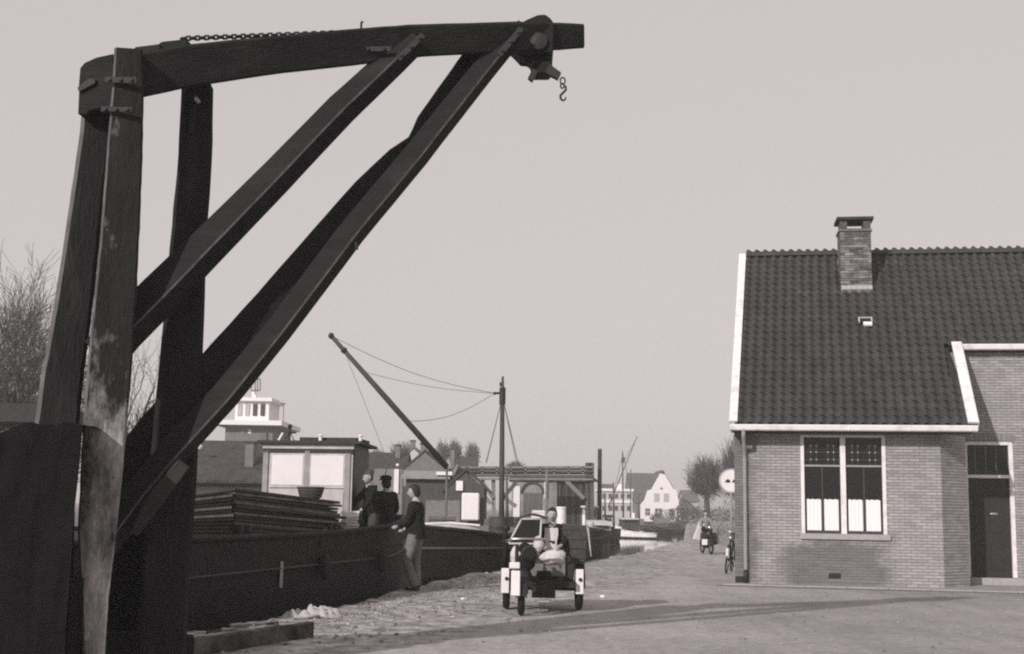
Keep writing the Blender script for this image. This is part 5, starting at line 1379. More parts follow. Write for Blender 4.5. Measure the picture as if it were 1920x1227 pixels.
def crate(name, label, cat, loc, dims, mt, rz_=0.0, slats=3):
    t_ = thing(name, label, cat, loc, rz_, local=True); O0 = Vector((0, 0, 0)); L_, W_, H_ = dims
    q = M(); q.box((0, 0, H_/2), (L_-.03, W_-.03, H_-.02)); q.build('inner_box', DARKP, t_, org=O0)
    for k in range(slats):
        for y_ in (-W_/2, W_/2):
            q = M(); q.box((0, y_, H_*(k+.5)/slats), (L_, .02, H_/slats*.8)); q.build('slat', mt, t_, org=O0)
    return t_
def coil(label, c, R, mt, turns=4):
    q = M(); pts = []
    for k in range(turns*16+1):
        a = 2*math.pi*k/16; pts.append(Vector(c)+Vector(((R+.01*math.sin(k))*math.cos(a), (R+.01*math.cos(k))*math.sin(a), .025+.035*k/16)))
    q.tube(pts, .02, 6); tag(q.build('rope_coil', mt, smooth=True), label, 'rope')
crate('fish_crate', 'pale slatted crate on the black barge deck behind the young man', 'crate', tuple(B2(1.6, -1.0, .52)), (.6, .4, .35), WOODL, .3)
crate('fish_crate', 'dark slatted crate on the hatch of the barge left of the tall mast', 'crate', tuple(B2(4.2, -.6, .95)), (.7, .5, .3), WOODG, .1)
crate('fish_crate', 'grey crate at the foot of the tall mast on the black barge', 'crate', tuple(B2(8.4, .5, .95)), (.5, .4, .3), WOODG, .6)
coil('coil of pale rope on the foredeck of the black barge behind the carrier', B2(1.2, .3, .55), .22, ROPE)
coil('coil of dark rope on the wheelhouse end of the near cargo barge', B1(19.2, 1.2, .9), .25, mat('dark_rope', .03))
def drum(name, label, cat, c, r_, h_, mt):
    t_ = thing(name, label, cat, c); c = Vector(c)
    q = M(); q.lathe(c, [(r_*.94, 0), (r_, .02), (r_, h_*.33), (r_*1.04, h_*.35), (r_, h_*.37), (r_, h_*.66), (r_*1.04, h_*.68), (r_, h_*.7), (r_, h_-.02), (r_*.94, h_)], 16); q.build('drum_body', mt, t_, smooth=True)
    q = M(); q.lathe(c+ZZ*h_, [(r_*.85, -.01), (r_*.85, .008)], 16); q.build('lid', IRON, t_)
drum('oil_drum', 'dark oil drum standing on the deck of the black barge near the young man', 'drum', B2(2.6, 1.3, .52), .24, .75, mat('rusty_drum', .05, .7, .5, 6))
drum('bucket', 'small pale bucket on the black barge hatch left of the mast', 'bucket', B2(5.6, .6, .96), .14, .26, mat('pale_bucket', .5, .6))
drum('bucket', 'pale bucket on the stern deck of the dark motor barge', 'bucket', (4.2, 66.5, .56), .16, .3, mat('pale_bucket', .5))
# standing spars and masts along the slipway and among the boats
for k, (px, yt, yb, y_, lb_) in enumerate(((951, 880, 985, 50, 'slim spar leaning near the tall mast behind the carrier'), (1135, 925, 990, 90, 'thin pale mast left of the crane barge'), (1151, 905, 990, 96, 'thin dark mast just left of the crane barge boom foot'), (1198, 925, 985, 118, 'short thin mast against the left edge of the white gabled house'), (1272, 948, 985, 150, 'short mast of the farthest barge beside the low pale house'))):
    a = P(px, yb, y_); q = M(); q.tube([a, P(px-1, yt, y_)], [.06+.0004*y_, .03+.0003*y_], 6); tag(q.build('spar', mat('spar_wood', .09+.06*(k % 2), .8), smooth=True), lb_, 'spar')
# stern gear on the near barge: tiller arc, fender, hatch handles
q = M(); q.tube([B1(22.6, .2, 1.0), B1(24.2, .5, 1.15), B1(25.0, .6, 1.1)], .04, 8); q.build('tiller', mat('tiller_wood', .07, .7), b1, smooth=True)
for k, s_ in enumerate((12.2, 18.4, 20.9)):
    q = M(); c = B1(s_, 2.24, .55); q.tube([c+ZZ*.2, c+ZZ*.12, c-ZZ*.12, c-ZZ*.2], [.03, .09, .09, .03], 10); q.tube([c+ZZ*.2, B1(s_, 2.12, 1.05)], .012, 5); q.build('fender', mat('tarred_fender', .02, .9, .4, 20), b1, smooth=True)
for s_ in (11, 12.6, 14.2, 15.8, 17.4, 19, 20.6):
    q = M()
    for z_ in (.1, .3, .5, .7, .9): q.ball(B1(s_, 2.15+.0*z_, z_), .014, 6)
    q.build('rivet_row', BLACKHULL, b1, kind='stuff')
# ------------------------------------------------------------------ people
def skin(pts, edges, radii, name, mt, parent, root=0, sub=1):
    me = bpy.data.meshes.new(name); me.from_pydata([tuple(p) for p in pts], edges, [])
    o = bpy.data.objects.new('tmp', me); COL.objects.link(o)
    md = o.modifiers.new('s', 'SKIN'); md.use_smooth_shade = True
    for i, r in enumerate(radii):
        rr = r if isinstance(r, tuple) else (r, r)
        me.skin_vertices[0].data[i].radius = rr
    me.skin_vertices[0].data[root].use_root = True
    sb = o.modifiers.new('b', 'SUBSURF'); sb.levels = sub; sb.render_levels = sub
    dg = bpy.context.evaluated_depsgraph_get(); nm = bpy.data.meshes.new_from_object(o.evaluated_get(dg))
    bpy.data.objects.remove(o); nm.name = name
    nm.materials.clear(); nm.materials.append(mt)
    r_ = bpy.data.objects.new(name, nm); COL.objects.link(r_); r_.parent = parent; ORG[r_] = Vector((0, 0, 0))
    return r_
def person(label, loc, rz, J, cloth, hat=None, hairm=HAIRM, scale=1.0, skirt=None):
    """J: joints in metres, x to the figure's left hand side, -y is where it faces, z up"""
    t_ = thing('person', label, 'person', loc, rz, local=True); t_.scale = (scale,)*3
    g_ = {k: Vector(v) for k, v in J.items()}
    pel, che, nek, hd = g_['pelvis'], g_['chest'], g_['neck'], g_['head']
    names = ['pelvis', 'waist', 'chest', 'neck', 'headb', 'shL', 'elL', 'wrL', 'shR', 'elR', 'wrR', 'hiL', 'knL', 'anL', 'toL', 'hiR', 'knR', 'anR', 'toR']
    g_['waist'] = pel.lerp(che, .45); g_['headb'] = nek.lerp(hd, .55)
    rad = dict(pelvis=.12, waist=.11, chest=.13, neck=.055, headb=.06, shL=.055, elL=.042, wrL=.028, shR=.055, elR=.042, wrR=.028, hiL=.08, knL=.055, anL=.038, toL=.03, hiR=.08, knR=.055, anR=.038, toR=.03)
    id_ = {n_: i for i, n_ in enumerate(names)}
    ed = [('pelvis', 'waist'), ('waist', 'chest'), ('chest', 'neck'), ('neck', 'headb'), ('chest', 'shL'), ('shL', 'elL'), ('elL', 'wrL'), ('chest', 'shR'), ('shR', 'elR'), ('elR', 'wrR'),
          ('pelvis', 'hiL'), ('hiL', 'knL'), ('knL', 'anL'), ('anL', 'toL'), ('pelvis', 'hiR'), ('hiR', 'knR'), ('knR', 'anR'), ('anR', 'toR')]
    body = skin([g_[n_] for n_ in names], [(id_[a], id_[b]) for a, b in ed], [rad[n_] for n_ in names], 'body', SKIN, t_)
    # head, face, hands joined to the body mesh
    q = M(); f = g_.get('look', Vector((0, -1, 0))).normalized(); sdv = Vector((-f.y, f.x, 0)); up = Vector((0, 0, 1))
    hvs = M(); hvs.ball((0, 0, 0), 1, 16)
    vs = []
    for v in hvs.v:
        x, y, z = v
        k = 1 - .18*max(0, -z)**1.5
        yy_ = y*(.098)*(1 if y < 0 else 1.05); xx_ = x*.076*k; z_ = z*.115
        vs.append(hd + sdv*xx_ - f*yy_ + up*z_)
    q.add(vs, hvs.f)
    q.prism([hd+f*.09+up*.02, hd+f*.092+sdv*.014-up*.03, hd+f*.092-sdv*.014-up*.03], f*.022)
    for s_ in (1, -1):
        q.ball(hd+sdv*(.076*s_)-up*.005, .02, 8, (.5, 1, 1.4))
    for sd_, w_, e_ in ((1, 'wrL', 'elL'), (-1, 'wrR', 'elR')):
        W_ = g_[w_]; dr = (W_-g_[e_]).normalized(); sx_ = dr.orthogonal().normalized(); ny_ = dr.cross(sx_)
        q.tube([W_, W_+dr*.04, W_+dr*.09], [.026, .036, .034], 8)
        for k in range(4):
            b0 = W_+dr*.085+sx_*(-.027+.018*k); l = (.062, .075, .07, .055)[k]
            q.tube([b0, b0+dr*l*.5+ny_*.006, b0+dr*l*.85+ny_*.026], [.0088, .0082, .006], 5)
        b0 = W_+dr*.03+sx_*.03; q.tube([b0, b0+dr*.03+sx_*.022, b0+dr*.06+sx_*.028+ny_*.01], [.011, .01, .007], 5)
    me = q.mesh('hd', SKIN, smooth=True)
    bm = bmesh.new(); bm.from_mesh(body.data); bm.from_mesh(me); bm.to_mesh(body.data); bm.free()
    body.data.polygons.foreach_set('use_smooth', [True]*len(body.data.polygons))
    q = M()
    for s_ in (1, -1): q.ball(hd+f*.09+sdv*(.03*s_)+up*.018, .009, 6)
    q.tube([hd+f*.093-sdv*.02-up*.052, hd+f*.096-up*.054, hd+f*.093+sdv*.02-up*.052], .004, 5)
    q.build('eyes_and_mouth', mat('dark_eyes', .02, .5), t_, org=Vector((0, 0, 0)))
    # hair
    vs = []; hv = M(); hv.ball((0, 0, 0), 1, 16)
    for v in hv.v:
        x, y, z = v
        lo_ = .52 if y < -.25 else (.52-1.15*(y+.25)/.55 if y < .3 else -.63)
        if z < lo_: z = lo_+(z-lo_)*.08; x *= .90; y *= .93
        back = max(0, y)
        vs.append(hd + sdv*x*.086 - f*(y*.108+ .012) + up*(z*.122+.012-(.05*back if z < .2 else 0)))
    q = M(); q.add(vs, hv.f); q.build('hair', hairm, t_, smooth=True, org=Vector((0, 0, 0)))
    if hat:
        q = M(); q.lathe(hd+up*.05, [(.105, 0), (.112, .03), (.105, .075), (.05, .095)], 16)
        q.prism([hd+up*.055+sdv*.09+f*.06, hd+up*.055+sdv*.06+f*.15, hd+up*.055-sdv*.06+f*.15, hd+up*.055-sdv*.09+f*.06], up*.012)
        q.build('flat_cap', hat, t_, smooth=False, org=Vector((0, 0, 0)))
    # clothes follow the limbs a little outside the body
    jm, tm, sm_ = cloth
    jn = ['pelvis', 'waist', 'chest', 'neckj', 'shL', 'elL', 'cuL', 'shR', 'elR', 'cuR']
    g_['neckj'] = che.lerp(nek, .72); g_['cuL'] = g_['elL'].lerp(g_['wrL'], .86); g_['cuR'] = g_['elR'].lerp(g_['wrR'], .86); g_['hem'] = pel+(pel-g_['waist'])*.45
    jr = dict(pelvis=.158, waist=.150, chest=.160, neckj=.075, shL=.085, elL=.062, cuL=.05, shR=.085, elR=.062, cuR=.05, hem=.160)
    ji = {n_: i for i, n_ in enumerate(jn)}
    je = [('pelvis', 'waist'), ('waist', 'chest'), ('chest', 'neckj'), ('chest', 'shL'), ('shL', 'elL'), ('elL', 'cuL'), ('chest', 'shR'), ('shR', 'elR'), ('elR', 'cuR')]
    skin([g_[n_] for n_ in jn], [(ji[a], ji[b]) for a, b in je], [jr[n_] for n_ in jn], 'jacket', jm, t_, root=0)
    q = M(); q.tube([g_['waist'].lerp(che, .3), g_['waist'], pel, g_['hem']], [.135, .158, .172, .178], 16, cap=False); hm2 = q.mesh('hem', jm, smooth=True)
    jk = [o for o in kids(t_) if o.name.startswith('jacket')][0]
    bm = bmesh.new(); bm.from_mesh(jk.data); bm.from_mesh(hm2); bm.to_mesh(jk.data); bm.free(); jk.data.polygons.foreach_set('use_smooth', [True]*len(jk.data.polygons))
    q = M(); q.ball(pel, .155, 14, (1, .85, .75))
    for a, b, c_ in (('hiL', 'knL', 'anL'), ('hiR', 'knR', 'anR')):
        h_, k_, a_ = g_[a], g_[b], g_[c_]
        q.tube([h_+up*.04, h_.lerp(k_, .35), h_.lerp(k_, .85), k_, k_.lerp(a_, .2), k_.lerp(a_, .9), a_], [.10, .102, .084, .080, .080, .074, .078], 12)
    q.build('trousers', tm, t_, smooth=True, org=Vector((0, 0, 0)))
    for a, b in (('anL', 'toL'), ('anR', 'toR')):
        q = M(); A_, B_ = g_[a], g_[b]; d_ = (B_-A_); d_.z = 0
        q.tube([A_+Vector((0, 0, -.0)), A_-up*.05, (A_+B_)/2-up*.03, B_+d_*.1], [.05, .056, .05, .034], 10); q.build('shoe', sm_, t_, smooth=True, org=Vector((0, 0, 0)))
    return t_
STAND = dict(pelvis=(0, 0, .95), chest=(0, 0, 1.32), neck=(0, 0, 1.50), head=(0, -.02, 1.64), shL=(.18, 0, 1.42), elL=(.23, .02, 1.15), wrL=(.24, -.06, .92), shR=(-.18, 0, 1.42), elR=(-.23, .02, 1.15), wrR=(-.24, -.06, .92),
             hiL=(.09, 0, .90), knL=(.10, -.02, .50), anL=(.10, .02, .09), toL=(.11, -.15, .04), hiR=(-.09, 0, .90), knR=(-.10, -.02, .50), anR=(-.10, .02, .09), toR=(-.11, -.15, .04))
# boy on the quay, turned to the left (towards -x)
c = G(776, 1110)
j = dict(STAND); j.update(elL=(.21, -.06, 1.14), wrL=(.10, -.30, 1.06), elR=(-.22, -.05, 1.15), wrR=(-.16, -.28, 1.0), head=(0, -.05, 1.64), knL=(.11, -.10, .50), anL=(.10, .06, .09), toL=(.11, -.11, .04), look=(0, -1, -.1))
person('young man in dark jacket and grey trousers standing on the quay edge', (c.x, c.y, 0), R_(-105), j, (CLOTHD, mat('worn_grey_trousers', .15, .95, .35, 5, .5, 18), DARKP), scale=1.07)
# man in dark coat on the barge, seen from behind
c = P(722, 1000, 23.9)
j = dict(STAND); j.update(elL=(.24, -.10, 1.16), wrL=(.16, -.28, .98), elR=(-.26, -.02, 1.14), wrR=(-.2, -.25, .98))
person('man in black coat and cap standing on the barge behind the young man', (c.x, c.y, .28), R_(-140), j, (CLOTHD, CLOTHD, DARKP), hat=CLOTHD, scale=1.0)
q = M(); q.lathe((0, 0, 0), [(.19, .62), (.17, .95)], 14)
# older man leaning out, arm stretched to the trays
c = P(697, 960, 23.2)
j = dict(STAND); j.update(chest=(.10, -.08, 1.28), neck=(.15, -.13, 1.44), head=(.18, -.17, 1.58), shL=(.26, -.10, 1.36), elL=(.36, -.22, 1.12), wrL=(.44, -.40, .98), shR=(-.04, -.05, 1.38), elR=(.02, -.3, 1.18), wrR=(.10, -.46, 1.02), look=(.3, -1, -.35))
person('older man with grey hair bending over and reaching for the white trays beside the wheelhouse', (c.x, c.y, .42), R_(-62), j, (CLOTHD, CLOTHM, DARKP), hairm=HAIRG, scale=1.0)

# ------------------------------------------------------------------ wheels, carrier, bicycle, moped
def wheel(parent, c, R, tyre, axis='X', spokes=18, rimm=CHROME, hubr=.035, name='wheel'):
    """a spoked wheel in local coordinates of its thing"""
    O0 = Vector((0, 0, 0)); c = Vector(c)
    q = M(); q.torus(c, R-tyre, tyre, axis, 32, 8); w_ = q.build(name, RUBBER, parent, smooth=True, org=O0)
    q = M(); q.torus(c, R-2.1*tyre, tyre*.35, axis, 32, 6); q.build('rim', rimm, w_, smooth=True, org=O0)
    q = M(); ax = {'X': Vector((1, 0, 0)), 'Y': Vector((0, 1, 0))}[axis]
    for k in range(spokes):
        a = 2*math.pi*k/spokes; d_ = Vector((0, math.cos(a), math.sin(a))) if axis == 'X' else Vector((math.cos(a), 0, math.sin(a)))
        q.tube([c+ax*(.02 if k % 2 else -.02), c+d_*(R-2.1*tyre)], .0022, 3, cap=False)
    q.build('spokes', rimm, w_, org=O0)
    q = M(); q.lathe(c, [(hubr*.6, -.05), (hubr, -.04), (hubr, .04), (hubr*.6, .05)], 12, axis); q.build('hub', IRON, w_, smooth=True, org=O0)
    return w_
def lb(q, name, mt, par, **k): return q.build(name, mt, par, org=Vector((0, 0, 0)), **k)
# three wheeled carrier facing us. local: -y front, x right in the picture
w1, w2, w0 = G(949, 1144), G(1084, 1143), G(977, 1156)
ctr = (w1+w2)/2; ctr.z = 0
yaw = 0.0
tk = thing('three_wheeled_carrier', 'loaded three wheeled motor carrier with white mudguard plates driving towards us on the quay', 'carrier', ctr, yaw, local=True)
hw_ = (w2.x-w1.x)/2; fx = w0.x-ctr.x; fy = w0.y-ctr.y
for s_ in (-1, 1):
    wheel(tk, (s_*hw_, 0, .315), .315, .055, 'X', name='wheel')
    q = M(); pts = []
    for a in range(9):
        an = math.pi*(.02+.62*a/8); pts.append((0, -.37*math.cos(an), .315+.37*math.sin(an)))
    for a in range(8):
        p0, p1 = Vector(pts[a]), Vector(pts[a+1]); q.obox((s_*hw_-.075, p0.y, p0.z), (.15, 0, 0), p1-p0, (0, .004, .008))
    lb(q, 'mudguard', DARKP, tk)
    q = M(); q.box((s_*hw_+(-.02 if s_ < 0 else -.01), -.385, .44), (.115, .012, .36)); mp_ = lb(q, 'mudguard_plate', WHITE2, tk, bev=.012)
    q = M(); q.lathe((s_*hw_, -.395, .47), [(.028, -.012), (.028, .004)], 10, 'Y'); lb(q, 'reflector', DARKP, mp_)
wheel(tk, (fx, fy+.12, .31), .31, .05, 'X', name='front_wheel')
q = M()
for s_ in (-.075, .075): q.tube([(fx+s_, fy+.12, .31), (fx+s_, fy+.22, .62), (fx+s_*.9, fy+.30, .98)], [.022, .028, .026], 8)
q.tube([(fx-.08, fy+.26, .8), (fx+.08, fy+.26, .8)], .025, 8); lb(q, 'fork', DARKP, tk, smooth=True)
q = M(); vs = []
for i in range(13):
    an = -.05+math.pi*.78*i/12; r_ = .37
    for x in (-.08, -.05, .05, .08): vs.append((fx+x, fy+.12-r_*math.cos(an), .31+r_*math.sin(an)-(.03 if abs(x) > .06 else 0)))
q.add(vs, [(i*4+k, i*4+k+1, i*4+k+5, i*4+k+4) for i in range(12) for k in range(3)]); lb(q, 'front_mudguard', DARKP, tk, smooth=True)
q = M(); q.box((fx-.085, fy-.30, .47), (.125, .015, .34)); lp_ = lb(q, 'leg_shield', WHITE2, tk, bev=.02)
q = M(); q.box((fx-.10, fy-.05, .70), (.15, .02, .09), rz=.1); lb(q, 'leg_shield', WHITE2, tk, bev=.02)
q = M(); q.lathe((fx+.10, fy+.10, .86), [(.04, .16), (.105, .08), (.12, -.02), (.11, -.05), (.06, -.06)], 18, 'Y'); hl = lb(q, 'headlight', DARKP, tk, smooth=True)
q = M(); q.lathe((fx+.10, fy+.035, .86), [(.085, -.006), (.09, .01)], 18, 'Y'); lb(q, 'lens', GLASS, hl)
q = M(); q.ball((fx+.07, fy+.2, .74), .13, 12, (1, .8, 1)); q.ball((fx+.04, fy+.16, .93), .09, 10); lb(q, 'tool_bag', CLOTHD, tk, smooth=True)
q = M(); q.tube([(fx-.24, fy+.36, 1.02), (fx-.12, fy+.30, 1.06), (fx+.1, fy+.28, 1.06), (fx+.32, fy+.34, 1.06), (fx+.44, fy+.44, 1.02)], .018, 8); HB = lb(q, 'handlebar', CHROME, tk, smooth=True)
for x, y in ((fx-.27, fy+.39), (fx+.46, fy+.46)):
    q = M(); q.tube([(x, y-.06, 1.02), (x, y+.06, 1.01)], .024, 8); lb(q, 'grip', DARKP, HB, smooth=True)
# chassis, engine, cargo tub
q = M(); q.box((0, .15, .40), (2*hw_-.16, 1.3, .09)); q.tube([(0, -.4, .42), (fx*.6, fy*.5, .5), (fx, fy+.3, .82)], .04, 8); q.tube([(-hw_, 0, .315), (hw_, 0, .315)], .03, 8); lb(q, 'chassis', DARKP, tk)
q = M(); q.box((.0, -.42, .34), (.34, .3, .26)); q.lathe((.0, -.52, .36), [(.10, -.1), (.12, 0), (.1, .1)], 12, 'Y')
for k in range(5): q.box((.0, -.42, .50+.022*k), (.24-.01*k, .22, .01))
lb(q, 'engine', IRON, tk, bev=.0)
q = M(); q.prism([(-hw_+.14, -.30, .45), (hw_-.10, -.30, .45), (hw_-.06, -.34, .80), (-hw_+.10, -.34, .80)], (0, 1.35, 0)); tub = lb(q, 'cargo_tub', mat('dark_tub_paint', .03, .5, .3, 5), tk, bev=.015)
q = M(); q.box((.04, -.365, .62), (.56, .012, .22)); lb(q, 'front_panel', mat('grey_tub_panel', .16, .6, .3, 5), tk, bev=.004)
q = M(); q.prism([(-hw_+.10, -.345, .80), (-.12, -.345, .80), (-.12, -.345, .86), (-hw_+.10, -.345, .86)], (0, .1, 0)); lb(q, 'top_edge', WHITE2, tk)
# windscreen on the left, roof bow
q = M(); za = 1.40
for (a, b) in (((-.52, -.42, .98), (-.33, -.30, 1.34)), ((-.06, -.42, .98), (-.04, -.30, 1.34)), ((-.33, -.30, 1.34), (-.04, -.30, 1.34)), ((-.52, -.42, .98), (-.06, -.42, .98))): q.tube([a, b], .016, 6)
WS = lb(q, 'windscreen_frame', mat('pale_frame', .5, .5), tk, smooth=True)
q = M(); q.prism([(-.50, -.41, .99), (-.07, -.41, .99), (-.05, -.30, 1.33), (-.32, -.30, 1.33)], (0, .006, 0)); lb(q, 'windscreen', GLASS, WS)
q = M(); vs = []
for i in range(9):
    for jx in range(5): vs.append((-.38+.42*i/8, -.36+.5*jx/4, 1.37+.055*math.sin(math.pi*i/8)-.01*jx))
q.add(vs, [(i*5+k, i*5+k+1, i*5+k+6, i*5+k+5) for i in range(8) for k in range(4)]); lb(q, 'canopy', mat('pale_hood', .55, .8), tk, smooth=True)
q = M(); q.tube([(-.56, -.2, .75), (-.57, -.2, 1.18)], .02, 6); q.lathe((-.555, -.25, 1.20), [(.05, -.01), (.055, .01)], 12, 'Y'); lb(q, 'wing_mirror', IRON, tk, smooth=True)
q = M(); q.tube([(-.57, -.21, .62), (-.57, -.21, 1.10)], .045, 8); lb(q, 'spare_roll', CLOTHD, tk, smooth=True)
# tall dark wicker hamper on the right of the tub and pale sacks
o_ = ctr
def world(x, y, z): return (ctr.x+x, ctr.y+y, z)
hm = thing('hamper', 'tall dark wicker hamper standing on the right side of the three wheeled carrier', 'hamper', world(.47, .15, .70), local=True)
q = M(); q.prism([(-.17, -.25, 0), (.17, -.25, 0), (.21, -.27, .55), (-.19, -.27, .58)], (0, .5, 0)); lb(q, 'hamper_body', WICKER, hm, bev=.02)
for k in range(4):
    q = M(); q.box((.0, -.268, .08+.14*k), (.36+.02*k, .012, .02)); lb(q, 'weave_band', WICKER, hm)
q = M(); q.prism([(.21, -.29, .50), (.17, -.29, .56), (.235, -.29, .1), (.25, -.29, .1)], (0, .02, 0)); lb(q, 'pale_strap', CANVAS, hm)
CANVAS2 = mat('worn_white_canvas', .55, .9, .3, 14, .8, 16)
def sack(label, loc, sc, mt, seed, name='sack'):
    q = M(); q.ball((0, 0, 0), 1, 18); vs = []
    for v in q.v:
        n_ = 1+.28*noise.noise(Vector(v)*1.9+Vector((seed, 0, 0)))+.16*noise.noise(Vector(v)*4.5+Vector((seed, 3, 0)))
        vs.append((v[0]*sc[0]*n_, v[1]*sc[1]*n_, (v[2]*sc[2]*n_)))
    q.v = vs; o = q.build(name, mt, smooth=True, org=Vector((0, 0, 0))); o.location = loc; tag(o, label, 'sack'); return o
sack('pale stuffed sack lying slanted on the front of the three wheeled carrier', world(.13, -.36, .79), (.20, .09, .11), CANVAS2, 3)
sack('small white sack standing between the windscreen and the rider on the carrier', world(-.08, -.40, .98), (.08, .07, .12), CANVAS2, 8)
sack('white bundle tucked at the left behind the front wheel of the carrier', world(-.38, -.36, .80), (.11, .08, .20), CANVAS2, 12)
sack('dark bundle under the windscreen of the three wheeled carrier', world(-.20, -.1, .98), (.25, .2, .16), CLOTHD, 15)
# rider with a white apron
j = dict(pelvis=(0, 0, .0), chest=(0, -.03, .36), neck=(0, -.04, .53), head=(0, -.07, .665), shL=(.17, -.02, .45), elL=(.22, -.14, .22), wrL=(.12, -.33, .17), shR=(-.17, -.02, .45), elR=(-.22, -.15, .22), wrR=(-.16, -.36, .18),
         hiL=(.09, -.02, -.03), knL=(.13, -.36, .02), anL=(.12, -.34, -.38), toL=(.12, -.46, -.42), hiR=(-.09, -.02, -.03), knR=(-.13, -.36, .02), anR=(-.12, -.34, -.38), toR=(-.12, -.46, -.42))
person('rider in a dark jacket with a white apron seated on the three wheeled carrier', world(.13, .02, .79), 0, j, (CLOTHD, CLOTHM, DARKP), scale=.92)
q = M(); vs = []
for i in range(11):
    z = .46-.56*i/10
    for k in range(5): vs.append((-.13+.055*k-.02*i/10+.01*math.sin(i), -.165-.03*math.cos((k-2)*.7)-.045*(i/10)**2*3, z))
q.add(vs, [(i*5+k, i*5+k+1, i*5+k+6, i*5+k+5) for i in range(10) for k in range(4)])
rid = [o for o in bpy.data.objects if o.get('label', '').startswith('rider in a dark')][0]
q.build('white_apron', CLOTHW, rid, org=Vector((0, 0, 0)), smooth=True)

# bicycle by the corner of the house
def bicycle(label, loc, rz, lean, steer=0.0, m=1.0):
    t_ = thing('bicycle', label, 'bicycle', loc, 0, local=True); t_.rotation_euler = Euler((0, lean, rz), 'XYZ')
    R0 = .34; wb = 1.08
    w_ = wheel(t_, (0, wb/2, R0), R0, .019, 'X', 22); f_ = wheel(t_, (0, -wb/2, R0), R0, .019, 'X', 22, name='front_wheel')
    q = M(); bb_ = (0, .08, .30); st_ = (0, .20, .80); hd_ = (0, -.36, .78); hl_ = (0, -.40, .66)
    for a, b, r in ((bb_, st_, .016), (st_, hd_, .015), (bb_, hl_, .016), (hd_, hl_, .018), (bb_, (.05, wb/2, R0), .009), (bb_, (-.05, wb/2, R0), .009), (st_, (.05, wb/2, R0), .008), (st_, (-.05, wb/2, R0), .008),
                    (hl_, (.045, -wb/2, R0), .011), (hl_, (-.045, -wb/2, R0), .011), (hd_, (0, -.33, 1.0), .012), (st_, (0, .23, .92), .012)): q.tube([a, b], r, 8)
    lb(q, 'frame', DARKP, t_, smooth=True)
    q = M(); q.tube([(-.27, -.12, 1.0), (-.22, -.30, 1.03), (0, -.34, 1.0), (.22, -.30, 1.03), (.27, -.12, 1.0)], .011, 8); lb(q, 'handlebar', CHROME, t_, smooth=True)
    q = M(); q.prism([(-.03, .05, .92), (.03, .05, .92), (.10, .32, .95), (-.10, .32, .95)], (0, 0, .05)); lb(q, 'saddle', DARKP, t_, bev=.015)
    for (cy, mt2, a0, a1) in ((wb/2, DARKP, .1, 1.1), (-wb/2, DARKP, .15, .9)):
        q = M(); pv = None
        for i in range(9):
            an = math.pi*(a0+(a1-a0)*i/8); p = Vector((0, cy-(R0+.025)*math.cos(an)*(1 if cy < 0 else 1), R0+(R0+.025)*math.sin(an)))
            if pv: q.obox(pv-Vector((.028, 0, 0)), (.056, 0, 0), p-pv, (0, 0, .003))
            pv = p
        lb(q, 'mudguard', mt2, t_)
    q = M(); q.box((0, -wb/2-.33, .50), (.055, .008, .26), rx=.25); lb(q, 'white_mudguard_tip', WHITE2, t_)
    q = M(); q.lathe((0, -.43, .86), [(.03, .05), (.05, 0), (.045, -.02)], 12, 'Y'); lb(q, 'lamp', CHROME, t_, smooth=True)
    q = M(); q.torus((.05, .08, .30), .09, .006, 'X', 20, 5); q.tube([(.06, .08, .30), (.08, .16, .17)], .009, 6); q.tube([(-.06, .08, .30), (-.08, .0, .43)], .009, 6); q.box((.13, .16, .17), (.09, .05, .02)); q.box((-.13, 0, .43), (.09, .05, .02)); lb(q, 'crank_set', IRON, t_)
    q = M(); q.box((0, .52, .74), (.12, .32, .015)); q.tube([(.05, .62, .74), (.05, wb/2, R0)], .006, 5); q.tube([(-.05, .62, .74), (-.05, wb/2, R0)], .006, 5); lb(q, 'luggage_rack', IRON, t_)
    return t_
bp_ = G(1361, 1076)
bicycle('dark bicycle with a white mudguard tip standing beside the left corner of the brick house', (bp_.x+.16, bp_.y+.55, 0), R_(-16), R_(7))
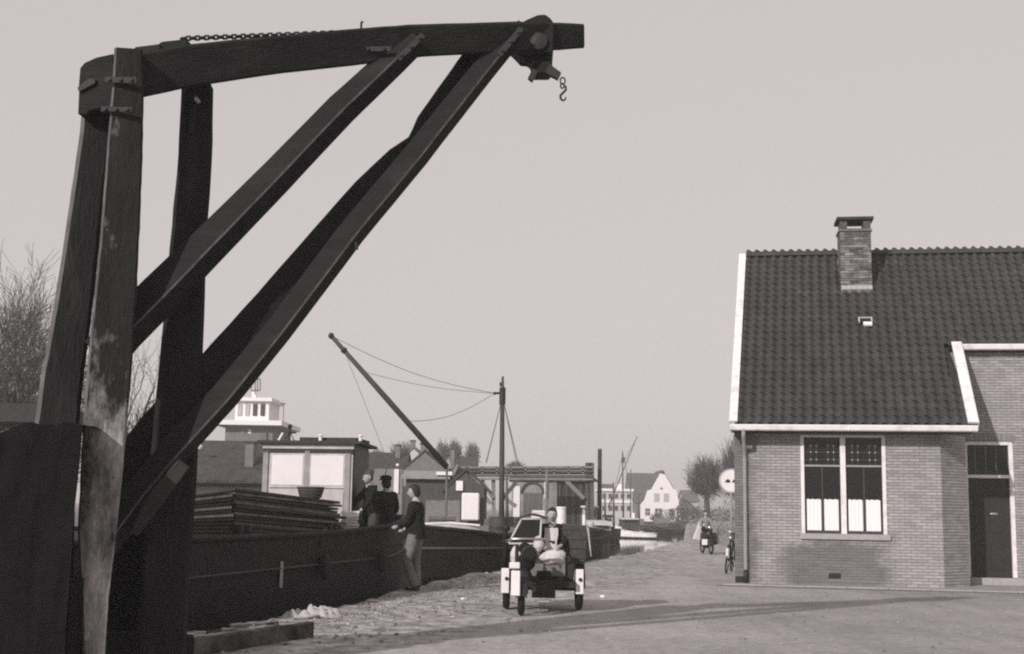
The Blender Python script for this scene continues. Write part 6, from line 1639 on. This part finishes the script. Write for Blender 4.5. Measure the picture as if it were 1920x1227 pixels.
# moped rider farther off
mp_ = G(1330, 1040)
md = thing('moped', 'dark moped with a pale front plate coming along the quay road', 'moped', (mp_.x, mp_.y+.6, 0), R_(6), local=True)
wheel(md, (0, .58, .29), .29, .035, 'X', 16); wheel(md, (0, -.58, .29), .29, .035, 'X', 16, name='front_wheel')
q = M(); q.tube([(0, -.58, .29), (0, -.42, .75), (0, -.36, .98)], .03, 8); q.tube([(0, -.42, .7), (0, 0, .5), (0, .5, .62)], .05, 8); q.tube([(0, 0, .45), (0, .58, .29)], .03, 6); lb(q, 'frame', DARKP, md, smooth=True)
q = M(); q.tube([(-.30, -.2, 1.0), (-.2, -.33, 1.02), (.2, -.33, 1.02), (.30, -.2, 1.0)], .015, 8); lb(q, 'handlebar', CHROME, md, smooth=True)
q = M(); q.box((0, .05, .32), (.22, .3, .24)); lb(q, 'engine', IRON, md, bev=.03)
q = M(); q.prism([(-.05, .0, .76), (.05, .0, .76), (.13, .4, .78), (-.13, .4, .78)], (0, 0, .08)); lb(q, 'saddle', DARKP, md, bev=.02)
for s_ in (-1, 1):
    q = M(); q.prism([(s_*.06, -.34, .30), (s_*.30, -.30, .34), (s_*.30, -.30, .72), (s_*.06, -.36, .78)], (0, .015, 0)); lb(q, 'leg_shield', DARKP, md, bev=.01)
q = M(); q.box((-.22, -.58, .42), (.20, .02, .20)); lb(q, 'pale_plate', WHITE2, md, bev=.02)
q = M(); q.lathe((0, -.45, .92), [(.04, .06), (.07, 0), (.06, -.03)], 12, 'Y'); lb(q, 'headlight', CHROME, md, smooth=True)
j2 = dict(j); j2.update(wrL=(.24, -.42, .18), elL=(.25, -.2, .2), wrR=(-.24, -.42, .18), elR=(-.25, -.2, .2))
c = md.location
person('rider with a long white coat on the moped far along the quay road', (c.x-.01, c.y+.22, .84), R_(6), j2, (CLOTHG, CLOTHD, DARKP), scale=.84)
rd2 = [o for o in bpy.data.objects if o.get('label', '').startswith('rider with a long white')][0]
q = M(); q.prism([(-.06, .0, .50), (-.20, -.02, .46), (-.52, .05, -.42), (-.20, .05, -.48)], (0, .14, 0)); q.build('white_coat_tail', CLOTHW, rd2, org=Vector((0, 0, 0)), bev=.03)

# ------------------------------------------------------------------ the air
hz = M(); hz.box((0, 725, 5.9), (2400, 1700, 19.0))
hm_ = bpy.data.materials.new('pale_haze'); hm_.use_nodes = True; nt = hm_.node_tree; nt.nodes.clear()
pv = nt.nodes.new('ShaderNodeVolumePrincipled'); oo = nt.nodes.new('ShaderNodeOutputMaterial')
pv.inputs['Color'].default_value = (1, .965, .955, 1); pv.inputs['Density'].default_value = 0.0013; pv.inputs['Anisotropy'].default_value = 0.0
nt.links.new(pv.outputs[0], oo.inputs['Volume'])
tag(hz.build('haze', hm_), 'pale haze over the canal', None, None, 'stuff')
